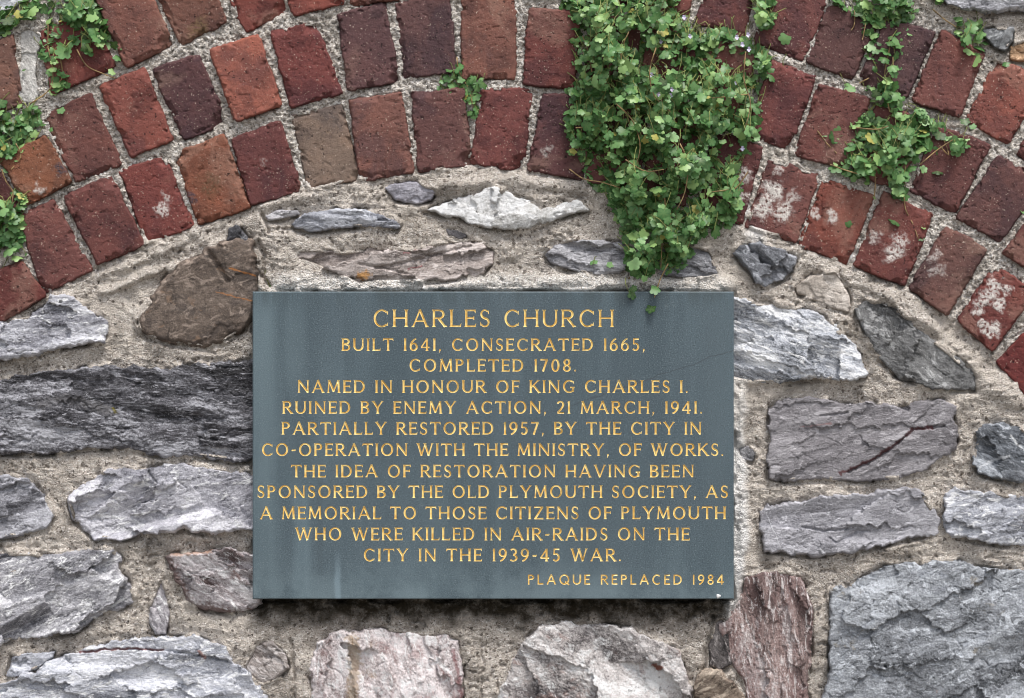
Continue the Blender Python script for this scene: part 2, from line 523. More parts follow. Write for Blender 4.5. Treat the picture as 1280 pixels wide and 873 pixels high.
# quads: four corners (outer left, outer right, inner right, inner left), colour, options
BR = [
 # inner ring
 ([(-30,352),(27,329),(54,369),(-5,406)], (100,46,42), {}),
 ([(24.5,272),(66,251.5),(113.5,337),(56,365)], (112,62,57), {}),
 ([(82,247),(138,222),(178,305),(124,328)], (110,58,53), {}),
 ([(152,214),(205,198),(240,281),(184,305)], (118,55,50), {'lich':[(202,262,11,.95),(194,260,6,.7),(206,247,6,.6)],'label':'brick with a small white lichen blotch'}),
 ([(222,193),(279,172),(310,258),(250,279)], (128,70,50), {'stain':[(240,246,9,(70,62,70),.8),(262,232,20,(92,72,52),.7)]}),
 ([(292,175),(349,153),(375,238),(315,253)], (102,52,50), {'lich':[(330,205,6,.35)]}),
 ([(366,145),(426,133),(449,222),(388,237)], (122,98,84), {'label':'tan brick'}),
 ([(439,127.5),(499,118.5),(516,214),(452,224)], (124,76,66), {}),
 ([(517,118.5),(578,113),(588,204),(525,213)], (102,62,59), {}),
 ([(604,111),(663,114),(652,211),(591,204)], (116,58,54), {}),
 ([(681,119),(738,124),(727,222),(662,211)], (94,54,55), {'lich':[(682,190,7,.55)]}),
 ([(752,128),(810,138),(795,234),(735,225)], (100,55,52), {}),
 ([(823,142),(880,160),(855,255),(803,238)], (105,58,54), {}),
 ([(895,165),(952,186),(925,280),(870,260)], (100,52,50), {'lich':[(928,218,13,.9),(925,245,12,.9)]}),
 ([(962,203),(1022,219),(993,302),(934,283)], (116,66,60), {'lich':[(966,240,16,1.),(978,265,15,1.),(955,262,15,1.),(975,213,8,.6),(990,245,10,.6)],'label':'brick half covered in white lichen'}),
 ([(1030,226),(1090,246),(1058,328),(1000,306)], (130,64,52), {'lich':[(1042,272,10,.9),(1020,268,7,.8),(1058,252,4,.6)]}),
 ([(1105,243),(1164,270),(1130,354),(1069,331)], (108,54,49), {'lich':[(1116,315,14,.95),(1126,300,11,.8),(1092,295,9,.7)],'label':'brick with a pale lichen patch and chipped lower edge'}),
 ([(1183,285),(1230,313),(1184,391),(1138,360)], (104,66,60), {'lich':[(1168,322,8,.6),(1172,338,10,.45)]}),
 ([(1243,336),(1292,366),(1241,436),(1199,400)], (112,52,47), {'lich':[(1234,372,13,1.),(1245,358,12,1.),(1250,380,10,1.),(1222,384,9,1.),(1240,412,13,1.),(1228,406,6,.9),(1258,364,8,.9)],'label':'brick with two chalk white lichen patches'}),
 ([(1292,408),(1335,450),(1290,500),(1248,452)], (126,48,42), {}),
 # second ring
 ([(-62,235),(-6,208),(27,262),(-28,294)], (96,50,48), {}),
 ([(2,200),(56,172),(87,227),(34,254)], (132,76,52), {'stain':[(76,214,11,(70,66,74),.8)],'lich':[(50,236,7,.85)]}),
 ([(56,147),(112,120),(149,205),(97,226)], (106,60,54), {}),
 ([(127,109),(180,87),(213,174),(165,194)], (132,66,56), {}),
 ([(193,89),(247,71),(282,154),(231,172)], (86,52,54), {'label':'dark purplish brick'}),
 ([(264,64),(321,46),(350,130),(296,150)], (152,80,64), {'label':'bright orange red brick'}),
 ([(341,42),(392,30),(425,115),(365,133)], (116,54,50), {}),
 ([(425,19),(479,6),(497,100),(437,111)], (90,57,58), {}),
 ([(496,5),(560,-3),(568,88),(507,97)], (94,60,59), {}),
 ([(579,-5),(643,-5),(642,96),(580,96)], (124,74,62), {}),
 ([(663,13),(724,17),(716,108),(656,104)], (114,56,51), {}),
 ([(740,18),(800,25),(788,122),(732,112)], (98,52,50), {}),
 ([(814,28),(872,42),(850,140),(800,126)], (104,56,52), {}),
 ([(886,48),(944,68),(918,162),(862,143)], (108,56,52), {}),
 ([(965,78),(1018,98),(985,185),(936,168)], (114,58,55), {}),
 ([(1025,108),(1086,124),(1058,210),(995,192)], (110,60,55), {}),
 ([(1098,130),(1155,152),(1125,236),(1068,214)], (112,60,56), {}),
 ([(1172,160),(1235,182),(1193,264),(1140,238)], (100,56,53), {}),
 ([(1248,197),(1302,224),(1250,301),(1198,271)], (98,60,57), {}),
 ([(1304,252),(1352,292),(1306,348),(1257,316)], (104,54,50), {}),
 # third ring
 ([(-42,75),(14,46),(27,128),(-8,142)], (118,78,66), {}),
 ([(54,40),(110,12),(142,82),(66,116)], (112,52,46), {}),
 ([(116,-10),(176,-34),(213,55),(160,82)], (122,72,61), {}),
 ([(188,-24),(248,-46),(281,26),(228,54)], (114,70,58), {'stain':[(250,36,16,(120,100,70),.6)]}),
 ([(276,-28),(335,-58),(360,12),(309,38)], (120,56,48), {}),
 ([(345,-65),(405,-85),(428,3),(368,18)], (128,60,51), {}),
 ([(425,-85),(485,-97),(498,-3),(441,6)], (108,62,54), {}),
 ([(500,-95),(562,-103),(570,-12),(509,-5)], (110,60,54), {}),
 ([(580,-110),(640,-110),(642,-16),(580,-16)], (116,60,54), {}),
 ([(660,-105),(720,-100),(716,-4),(656,-6)], (104,58,54), {}),
 ([(738,-98),(798,-88),(784,6),(730,-1)], (104,58,54), {}),
 ([(816,-84),(874,-70),(858,18),(800,8)], (116,60,54), {}),
 ([(895,-60),(950,-45),(928,45),(872,28)], (108,58,55), {}),
 ([(975,-28),(1035,-5),(1003,73),(944,52)], (114,62,58), {}),
 ([(1038,8),(1098,28),(1064,97),(1009,76)], (92,57,55), {}),
 ([(1108,26),(1166,42),(1133,120),(1075,103)], (90,59,60), {}),
 ([(1179,40),(1228,68),(1198,145),(1142,125)], (116,64,58), {}),
 ([(1246,76),(1302,102),(1260,179),(1210,150)], (144,74,61), {}),
 ([(1325,125),(1370,160),(1320,225),(1270,190)], (100,56,54), {}),
]
# bricks carrying the rings on beyond the picture's edges
rnd = random.Random(5)
def ring_quad(r0, r1, a0, a1):
    c = []
    for (r, a) in ((r1, a0), (r1, a1), (r0, a1), (r0, a0)):
        c.append((ARC_C[0] + r * math.sin(a), ARC_C[1] - r * math.cos(a)))
    return c
for (r0, a_l, a_r) in ((ARC_R, -0.635, 0.795), (ARC_R + 107, -0.655, 0.765), (ARC_R + 214, -0.63, 0.745)):
    st = 76.0 / (r0 + 50)
    for k in range(3):
        for sgn, aa in ((-1, a_l), (1, a_r)):
            b0 = aa + sgn * k * st
            lo, hi = (b0 - st * 0.84, b0) if sgn < 0 else (b0, b0 + st * 0.84)
            BR.append((ring_quad(r0 + 2, r0 + 96, lo, hi), rnd.choice([(112,58,53),(98,56,54),(124,64,54)]), {}))

POLYS = []      # everything set into the mortar: (polygon, kind)

def make_brick(i, quad, colr, opt):
    P = np.array(quad, float)
    step = 1.15
    outside = P[:, 0].max() < -4 or P[:, 0].min() > 1284 or P[:, 1].max() < -4
    if outside: step = 2.5
    x0, y0 = P.min(0) - 5; x1, y1 = P.max(0) + 5
    PX, PY = np.meshgrid(np.arange(x0, x1, step), np.arange(y0, y1, step))
    sx = 1.6 * fbm(PX, PY, 0.045, 3, 100 + i) + 0.9 * fbm(PX, PY, 0.22, 2, 300 + i)
    sy = 1.6 * fbm(PX, PY, 0.045, 3, 200 + i) + 0.9 * fbm(PX, PY, 0.22, 2, 400 + i)
    # rounded convex quad: smooth maximum of the four edge half-planes
    qx, qy = PX + sx, PY + sy
    c = P.mean(0)
    ks = []
    rr = random.Random(900 + i)
    for e in range(4):
        a, b = P[e], P[(e + 1) % 4]
        nrm = np.array([b[1] - a[1], -(b[0] - a[0])]); nrm /= np.linalg.norm(nrm)
        if np.dot(nrm, a - c) < 0: nrm = -nrm
        ks.append((qx - a[0]) * nrm[0] + (qy - a[1]) * nrm[1])
    ks = np.stack(ks)
    kk = 1.8
    m = ks.max(0)
    d = -(m + kk * np.log(np.exp((ks - m) / kk).sum(0)) ) + kk * 0.15
    d = d + 4.0
    h0 = 13.5 + rr.uniform(-2.5, 3.0)
    gx, gy = rr.uniform(-0.03, 0.03), rr.uniform(-0.045, 0.02)
    r = 2.6
    e = np.clip(d / r, 0, 1)
    prof = (1 - (1 - e) ** 2.2) ** 0.7
    det = 0.45 * fbm(PX, PY, 0.03, 3, 500 + i) + 0.3 * fbm(PX, PY, 0.16, 3, 600 + i) + 0.22 * fbm(PX, PY, 0.5, 2, 650 + i)
    # small pits
    pit = sstep(0.42, 0.62, gnoise(PX * 0.13, PY * 0.13, 700 + i))
    det = det - 0.7 * pit
    cr = np.abs(fbm(PX, PY, 0.03, 3, 720 + i))
    det = det - 1.3 * sstep(.035, 0, cr) * sstep(.1, .5, fbm(PX, PY, 0.025, 2, 730 + i))
    # broken arrises
    # spalled arrises and knocked-off corners: flat breaks at a slope
    chip = sstep(0.12, 0.2, fbm(PX, PY, 0.035, 3, 800 + i)) * sstep(9, 8, d)
    det = det - chip * np.clip((9 - d) * 0.62 + 0.7 * fbm(PX, PY, 0.2, 3, 810 + i), 0, 7)
    q = rr.random()
    if q < .45:
        k = rr.randrange(4)
        cd = np.hypot(PX - P[k][0], PY - P[k][1]) + 3 * fbm(PX, PY, 0.08, 3, 820 + i)
        rc = rr.uniform(9, 19)
        det = det - np.clip((rc - cd) * 0.75, 0, 9)
    H = -12 + 12 * sstep(-1.5, 0.2, d) + prof * (h0 + (PX - c[0]) * gx + (PY - c[1]) * gy + det)
    tint = np.zeros(PX.shape + (4,))
    for (lx, ly, lr, la) in opt.get('lich', []):
        q = np.hypot(PX - lx, PY - ly) + 6.5 * fbm(PX, PY, 0.09, 4, 40 + i)
        mk = sstep(lr * 1.15, lr * 0.45, q) * la
        mk = mk * sstep(-0.75, -0.1, fbm(PX, PY, 0.25, 3, 77 + i))
        up = mk > tint[..., 3]
        tint[..., :3][up] = lin((214, 208, 202))[:3]
        tint[..., 3] = np.maximum(tint[..., 3], mk)
        H = H + 0.5 * mk
    for (lx, ly, lr, sc, la) in opt.get('stain', []):
        q = np.hypot(PX - lx, PY - ly) + 8 * fbm(PX, PY, 0.07, 3, 44 + i)
        mk = sstep(lr * 1.1, lr * 0.3, q) * la
        up = mk > tint[..., 3]
        tint[..., :3][up] = lin(sc)[:3]
        tint[..., 3] = np.maximum(tint[..., 3], mk)
    o = grid_object('brick', PX, PY, H, d > -2.4, M_BRICK, ARCH, tint)
    gm = sum(colr) / 3.0
    o.color = lin([(gm + (q - gm) * 0.78) * 1.03 * k for q, k in zip(colr, (1, 1.015, 1.01))])
    if 'label' in opt: o['label'] = opt['label']
    POLYS.append((quad, 'b'))

# ------------------------------------------------------------------ stones
def S_(poly, h, **kw):
    kw['poly'] = poly; kw['h'] = h
    return kw
SL = ((66,66,72),(122,122,128),(188,188,194))      # dark, mid, light
STONES = [
 S_([(170,398),(182,384),(200,355),(218,331),(240,322),(258,310),(275,302),(300,296),(318,298),(322,340),(322,395),(302,415),(280,428),(255,435),(215,430),(185,422),(172,412)], 27,
    pal=((52,45,41),(92,81,73),(130,117,107)), ang=-15, an=1.6, bed=.4, fac=1.3, rough=.8, edge=20, fv=.3, tilt=(.03,-.10), facn=7,
    spots=[((74,66,62),26,.5,.62,.7),((150,120,96),40,.58,.7,.5)], label='brown rounded boulder', soft=.4, grain=.45,
    strokes=[([(286,335),(320,345)],1.2,(170,112,62),.8),([(270,365),(322,378)],1.0,(170,112,62),.7)], cracks=[([(258,312),(272,332),(284,350)],4,5)]),
 S_([(286,286),(296,280),(306,292),(314,306),(308,318),(290,312),(283,300)], 20, pal=((38,38,42),(72,72,76),(120,120,124)), ang=-50, bed=1.2, fac=3, rough=1, edge=6),
 S_([(-60,425),(0,402),(36,397),(59,381),(64,366),(88,370),(103,380),(124,396),(137,406),(132,429),(95,432),(70,436),(40,446),(0,449),(-60,455)], 22,
    pal=((92,92,100),(150,150,157),(206,206,212)), ang=-8, an=3, bed=1.6, fac=4.5, rough=1, edge=7, tilt=(0,.03)),
 S_([(-60,480),(0,473),(50,465),(100,460),(130,456),(200,460),(250,455),(312,450),(330,460),(330,570),(312,577),(290,577),(240,570),(205,572),(160,562),(120,560),(95,563),(60,568),(0,568),(-60,566)], 21,
    pal=((44,43,46),(92,91,96),(170,170,176)), ang=2, an=3.6, bed=3.2, fac=2.6, rough=1.6, edge=8, con=1.25, grain=1.5, label='long dark slab with rough layered face', pits=[(246,521,5,7),(268,549,4,6)], strokes=[([(52,506),(80,498),(120,508),(140,514)],7,(126,124,126),.6),([(142,512),(144,515)],3,(122,112,40),.85)]),
 S_([(-50,600),(0,592),(30,598),(45,605),(60,625),(68,645),(60,660),(35,670),(0,673),(-50,672)], 20, pal=((80,80,86),(126,126,132),(178,178,184)), ang=-10, bed=1.4, fac=3.5, rough=1, edge=8),
 S_([(82,625),(90,610),(110,600),(130,588),(155,587),(190,585),(205,580),(225,580),(260,585),(300,590),(330,595),(330,660),(300,663),(270,668),(230,662),(190,668),(150,674),(120,675),(105,662),(90,650)], 24,
    pal=((104,104,112),(164,163,170),(218,217,222)), ang=-14, an=2.2, bed=1.3, fac=5, rough=1, edge=7, cracks=[([(186,590),(196,605),(190,625)],1.6,3)]),
 S_([(-50,690),(0,690),(40,690),(60,693),(100,688),(140,685),(155,700),(148,712),(160,725),(170,745),(168,755),(140,765),(115,775),(95,790),(60,795),(20,800),(0,804),(-50,806)], 24,
    pal=((84,84,90),(146,145,150),(210,209,212)), ang=-22, an=2.4, bed=1.8, fac=6, rough=1.2, edge=8, tilt=(0,.02), spots=[((196,176,150),30,.66,.74,.5)]),
 S_([(200,722),(205,728),(207,742),(212,765),(208,792),(195,793),(186,775),(188,755),(196,738)], 14, pal=((98,94,98),(160,156,160),(210,206,208)), ang=70, bed=1, fac=2.5, rough=.8, edge=5),
 S_([(208,695),(225,690),(260,687),(290,687),(315,690),(330,700),(330,755),(310,762),(290,767),(255,762),(235,755),(225,735),(213,715)], 26,
    pal=((96,80,78),(164,158,160),(214,211,212)), ang=25, an=2.4, bed=1.8, fac=5, rough=1.2, edge=9, tilt=(.03,-.14), spots=[((108,76,66),22,.54,.66,.75)], strokes=[([(206,697),(222,735),(238,760),(286,770)],11,(88,62,54),.8),([(212,692),(262,688)],5,(172,132,106),.7)], label='small pale stone with a rusty brown lower edge'),
 S_([(-30,862),(0,854),(44,839),(59,826),(100,813),(137,801),(180,797),(242,795),(281,808),(290,826),(312,844),(332,868),(350,910),(-30,910)], 26,
    pal=((104,106,114),(164,166,174),(216,217,223)), ang=-3, an=3, bed=1.6, fac=5, rough=1, edge=8, label='pale grey slab with a red seam',
    strokes=[([(100,816),(135,812),(165,811),(205,813)],1.6,(112,52,50),.9),([(250,815),(256,822)],3,(160,110,96),.7)], cracks=[([(98,816),(140,811),(210,813),(285,826)],1.6,4)]),
 S_([(12,832),(15,821),(40,815),(68,815),(66,822),(45,838),(20,847),(8,845)], 18, pal=((100,102,108),(160,162,170),(210,211,217)), ang=0, bed=1, fac=3, rough=.8, edge=5),
 S_([(388,910),(389,828),(394,806),(416,790),(454,789),(475,786),(524,793),(558,793),(572,802),(579,838),(581,871),(582,910)], 17,
    pal=((140,120,118),(214,202,202),(246,242,244)), ang=80, an=1.6, bed=1.3, fac=4.5, rough=1.4, edge=9, grain=1.3, label='whitish quartz stone with pink and ochre staining',
    spots=[((152,110,108),18,.55,.66,.55),((160,128,86),14,.60,.68,.55)], strokes=[([(440,800),(444,830),(440,870)],9,(158,130,90),.65),([(566,812),(574,850),(580,900)],3,(130,72,74),.6)]),
 S_([(318,806),(340,800),(355,812),(362,835),(345,850),(330,856),(318,850),(304,838)], 11, pal=((92,84,80),(140,132,128),(186,180,178)), ang=30, bed=.8, fac=3, rough=1.2, edge=8),
 S_([(620,910),(622,870),(633,848),(646,812),(672,782),(707,777),(759,780),(792,786),(818,799),(851,812),(857,843),(865,861),(868,910)], 18,
    pal=((106,100,100),(190,184,182),(240,236,236)), ang=35, an=1.4, bed=1.2, fac=6.5, rough=1.8, edge=9, grain=1.6, con=1.15, label='broken whitish stone with rusty flecks',
    spots=[((172,140,130),24,.56,.68,.5)], strokes=[([(818,832),(826,836)],4,(134,66,36),.9)]),
 S_([(870,844),(880,836),(903,838),(921,856),(932,871),(936,910),(865,910),(868,860)], 18, pal=((74,64,58),(130,116,104),(190,176,160)), ang=-30, bed=1, fac=5, rough=1, edge=7),
 S_([(898,780),(912,770),(924,750),(932,722),(955,713),(985,713),(1000,722),(1010,740),(1017,760),(1015,800),(1013,850),(1012,910),(950,910),(935,880),(925,850),(910,820)], 20,
    pal=((98,82,80),(148,128,124),(208,200,199)), ang=84, an=3.6, bed=2.2, fac=3.4, rough=1.4, edge=9, grain=1.3, con=1.1, label='upright purplish stone streaked with white',
    spots=[((122,94,92),12,.42,.56,.45),((224,216,218),16,.6,.7,.6)]),
 S_([(1037,737),(1045,735),(1065,735),(1080,720),(1110,706),(1150,702),(1195,699),(1220,708),(1245,712),(1300,712),(1340,715),(1340,910),(1026,910),(1030,870),(1036,840),(1035,790)], 24,
    pal=((76,78,82),(124,127,132),(178,182,188)), ang=-12, an=1.4, bed=1.0, fac=3.6, fv=.8, rough=1.5, edge=9, grain=1.4, label='large squarish grey block',
    spots=[((132,116,84),26,.60,.70,.55),((150,104,76),34,.68,.74,.6),((150,156,166),20,.56,.68,.5)]),
 S_([(948,640),(960,632),(1000,625),(1040,618),(1075,618),(1110,612),(1150,610),(1165,635),(1175,650),(1175,668),(1150,672),(1110,680),(1070,690),(1020,697),(990,692),(955,688),(950,665)], 21,
    pal=((92,91,95),(132,131,136),(172,171,176)), ang=-8, an=2.6, bed=.9, fac=4.5, rough=.7, edge=6, con=.9, grain=.7, soft=.6,
    strokes=[([(957,640),(970,670),(977,688)],.8,(206,206,210),.7),([(1012,640),(1020,655)],.8,(200,200,204),.6),([(1020,680),(1034,695)],1.,(206,206,210),.6)],
    cracks=[([(1003,659),(1030,664),(1060,661)],1.6,3),([(1036,672),(1046,680),(1072,664),(1086,664)],1.8,3.5)]),
 S_([(1180,617),(1195,610),(1230,615),(1290,620),(1340,620),(1340,680),(1290,682),(1250,682),(1215,675),(1180,668)], 22, pal=((104,106,112),(160,162,170),(212,214,220)), ang=-8, an=3, bed=1.8, fac=4, rough=1, edge=7),
 S_([(962,510),(975,500),(1000,497),(1020,497),(1060,505),(1075,502),(1110,505),(1140,502),(1180,500),(1195,508),(1193,525),(1198,545),(1195,560),(1175,575),(1155,590),(1120,600),(1080,602),(1030,600),(980,602),(960,597),(960,560)], 20,
    pal=((84,81,84),(120,117,120),(158,155,158)), ang=-10, an=2.8, bed=.8, fac=2.8, fv=.7, rough=.7, edge=6, con=.75, grain=.9, label='oblong grey slate block with a dark red crack', soft=.55,
    strokes=[([(1050,592),(1090,575),(1120,555),(1140,537),(1165,534)],2.2,(84,36,38),.85),([(1000,534),(1040,530)],1.2,(140,100,98),.6)],
    cracks=[([(1060,590),(1090,577),(1120,557),(1142,537),(1180,533)],2.2,5),([(1025,520),(1060,516)],1.5,3),([(1120,505),(1135,512)],3,5)]),
 S_([(1220,540),(1230,530),(1260,530),(1300,540),(1340,540),(1340,600),(1290,605),(1250,600),(1225,592),(1215,580),(1218,560)], 21, pal=((66,70,76),(104,108,114),(168,172,178)), ang=25, an=3, bed=1.6, fac=4, rough=.9, edge=7,
    strokes=[([(1263,544),(1272,556),(1285,566)],1.4,(226,228,230),.9),([(1225,584),(1240,576),(1262,570)],2,(206,208,212),.8)]),
 S_([(905,375),(918,372),(940,377),(980,380),(1030,395),(1045,410),(1070,430),(1075,445),(1085,470),(1060,475),(1010,475),(960,480),(925,478),(905,475)], 22,
    pal=((84,88,94),(166,169,176),(232,234,238)), ang=18, an=3, bed=2.8, fac=5, rough=1.2, edge=7, con=1.1, label='silvery slate with sharp split layers', tilt=(0,.02)),
 S_([(1068,385),(1085,375),(1105,380),(1130,390),(1150,410),(1175,430),(1200,450),(1218,465),(1220,488),(1195,487),(1165,487),(1145,480),(1120,470),(1100,450),(1085,430),(1078,410)], 19,
    pal=((76,76,76),(112,112,112),(158,158,158)), ang=35, an=1.6, bed=.9, fac=3.4, rough=1.4, edge=6, grain=1.3, con=.9, spots=[((176,178,180),60,.62,.7,.5)]),
 S_([(992,356),(1009,347),(1045,339),(1056,355),(1063,378),(1061,391),(1035,383),(996,368)], 13, pal=((134,124,114),(170,161,152),(200,192,184)), ang=15, an=1.5, bed=.5, fac=2, rough=.9, edge=5, con=.7, label='pale buff triangular stone'),
 S_([(916,315),(925,305),(950,303),(975,312),(997,322),(990,340),(978,350),(960,358),(945,355),(938,340),(925,328)], 17, pal=((50,52,56),(100,102,107),(164,166,172)), ang=35, bed=1, fac=7, rough=.9, edge=6, facn=6),
 S_([(820,312),(850,305),(872,308),(888,314),(890,328),(901,343),(885,349),(850,347),(820,342)], 13, pal=((76,76,80),(118,118,122),(158,158,162)), ang=10, bed=1, fac=4, rough=.9, edge=6),
 S_([(681,321),(691,308),(712,299),(743,300),(777,303),(792,325),(775,344),(743,343),(712,339),(691,331)], 16, pal=((84,84,88),(134,133,137),(180,179,183)), ang=4, an=4, bed=1.7, fac=3, rough=.9, edge=6),
 S_([(530,262),(545,258),(570,250),(590,243),(605,237),(620,234),(640,243),(655,248),(675,262),(690,258),(710,252),(730,252),(738,261),(715,268),(690,276),(675,282),(655,288),(625,285),(595,283),(580,275),(560,272)], 18,
    pal=((166,163,158),(216,215,211),(246,246,244)), ang=-8, an=1.4, bed=.7, fac=3, rough=1.4, edge=6, con=.8, grain=1.3, label='chalky white stone under the arch'),
 S_([(364,280),(380,267),(421,261),(457,262),(478,267),(501,280),(498,287),(460,283),(423,286),(387,289),(369,286)], 19, pal=((80,82,90),(140,142,150),(196,198,204)), ang=3, an=3.5, bed=1.4, fac=3, rough=.8, edge=5, tilt=(0,-.2)),
 S_([(331,270),(345,263),(372,263),(375,269),(350,274),(335,276)], 16, pal=((90,88,92),(146,144,148),(206,204,206)), ang=0, bed=.8, fac=2, rough=.8, edge=4),
 S_([(480,235),(490,230),(520,227),(546,240),(540,250),(520,255),(495,250)], 10, pal=((110,108,114),(148,146,154),(180,178,186)), ang=0, bed=.4, fac=1.5, rough=.6, edge=5, con=.7),
 S_([(371,313),(400,313),(430,316),(460,313),(478,311),(516,313),(555,303),(594,300),(619,311),(617,326),(606,344),(542,352),(465,352),(449,357),(431,347),(408,338),(377,326)], 15,
    pal=((104,94,90),(150,140,135),(190,181,177)), ang=-9, an=3.2, bed=1.6, fac=4.5, rough=.9, edge=6, label='long buff grey stone with an ochre spot',
    strokes=[([(452,345),(458,344)],6,(196,142,76),.85),([(505,317),(520,313)],1.2,(150,90,92),.8),([(510,336),(528,333)],1.4,(150,90,92),.8)], cracks=[([(470,335),(500,330),(545,318),(588,308)],2.4,4),([(450,330),(480,335),(510,343)],2,3)]),
 S_([(556,286),(570,288),(586,296),(575,300),(560,294)], 13, pal=((50,48,50),(82,80,82),(120,118,120)), ang=25, bed=.6, fac=2, rough=.8, edge=4),
 S_([(924,562),(936,557),(947,566),(941,577),(926,575)], 12, pal=((92,92,96),(140,139,142),(184,183,186)), ang=20, bed=.5, fac=2, rough=.8, edge=4),
 S_([(893,776),(904,772),(911,798),(916,830),(900,838),(888,832),(886,812)], 15, pal=((62,58,58),(100,95,94),(150,144,142)), ang=75, bed=1, fac=3, rough=.9, edge=5),
 S_([(-40,-40),(25,-40),(30,4),(15,12),(0,14),(-40,15)], 18, pal=((120,122,126),(172,174,178),(208,210,214)), ang=-5, bed=1, fac=3, rough=.8, edge=6),
 S_([(1165,-50),(1180,0),(1203,10),(1232,19),(1250,15),(1290,13),(1340,10),(1340,-50)], 30, pal=((86,86,90),(140,140,145),(190,190,195)), ang=-4, an=4, bed=1.6, fac=3, rough=.8, edge=10),
 S_([(1227,38),(1244,35),(1268,33),(1267,52),(1256,65),(1243,60),(1232,48)], 20, pal=((58,60,62),(98,100,102),(150,152,154)), ang=-30, bed=.7, fac=4, rough=.8, edge=5),
 S_([(1262,58),(1290,48),(1310,60),(1290,80),(1262,74)], 12, pal=((110,84,64),(156,124,96),(190,160,130)), ang=0, bed=.7, fac=2, rough=1.6, edge=6),
 S_([(24,40),(34,33),(54,45),(48,70),(46,95),(50,118),(38,130),(22,128),(22,100),(26,70)], 10, pal=((130,126,122),(170,167,163),(206,204,200)), ang=60, bed=.4, fac=2, rough=1.6, edge=7, grain=1.3, con=.8),
]
# a few more stones carrying the wall on past the picture's edges
rnd = random.Random(21)
def rough_poly(x0, y0, x1, y1):
    w, h = x1 - x0, y1 - y0
    pts = []
    for (u, v) in ((.05,.1),(.35,.02),(.7,.05),(.97,.12),(1,.5),(.95,.92),(.65,1),(.3,.97),(.04,.9),(0,.5)):
        pts.append((x0 + (u + rnd.uniform(-.03, .03)) * w, y0 + (v + rnd.uniform(-.05, .05)) * h))
    return pts
EXTRA = [(-290,400,-80,470),(-270,490,-75,580),(-300,600,-70,690),(-290,710,-70,800),(-300,820,-50,905),(1355,520,1500,600),(1360,620,1540,690),(1360,710,1560,800),(1360,820,1520,905),
         (-60,925,120,1010),(140,930,330,1000),(350,925,560,1010),(580,930,800,1000),(820,925,960,1010),(980,930,1180,1010),(1200,925,1380,1010)]
for e in EXTRA:
    g = rnd.uniform(.9, 1.2)
    STONES.append(S_(rough_poly(*e), rnd.uniform(17, 25), pal=tuple(tuple(q * g for q in c) for c in ((80,80,85),(132,132,138),(186,186,192))), ang=rnd.uniform(-15, 15), an=2.5, bed=1.5, fac=5, rough=1, edge=8, step=2.6))

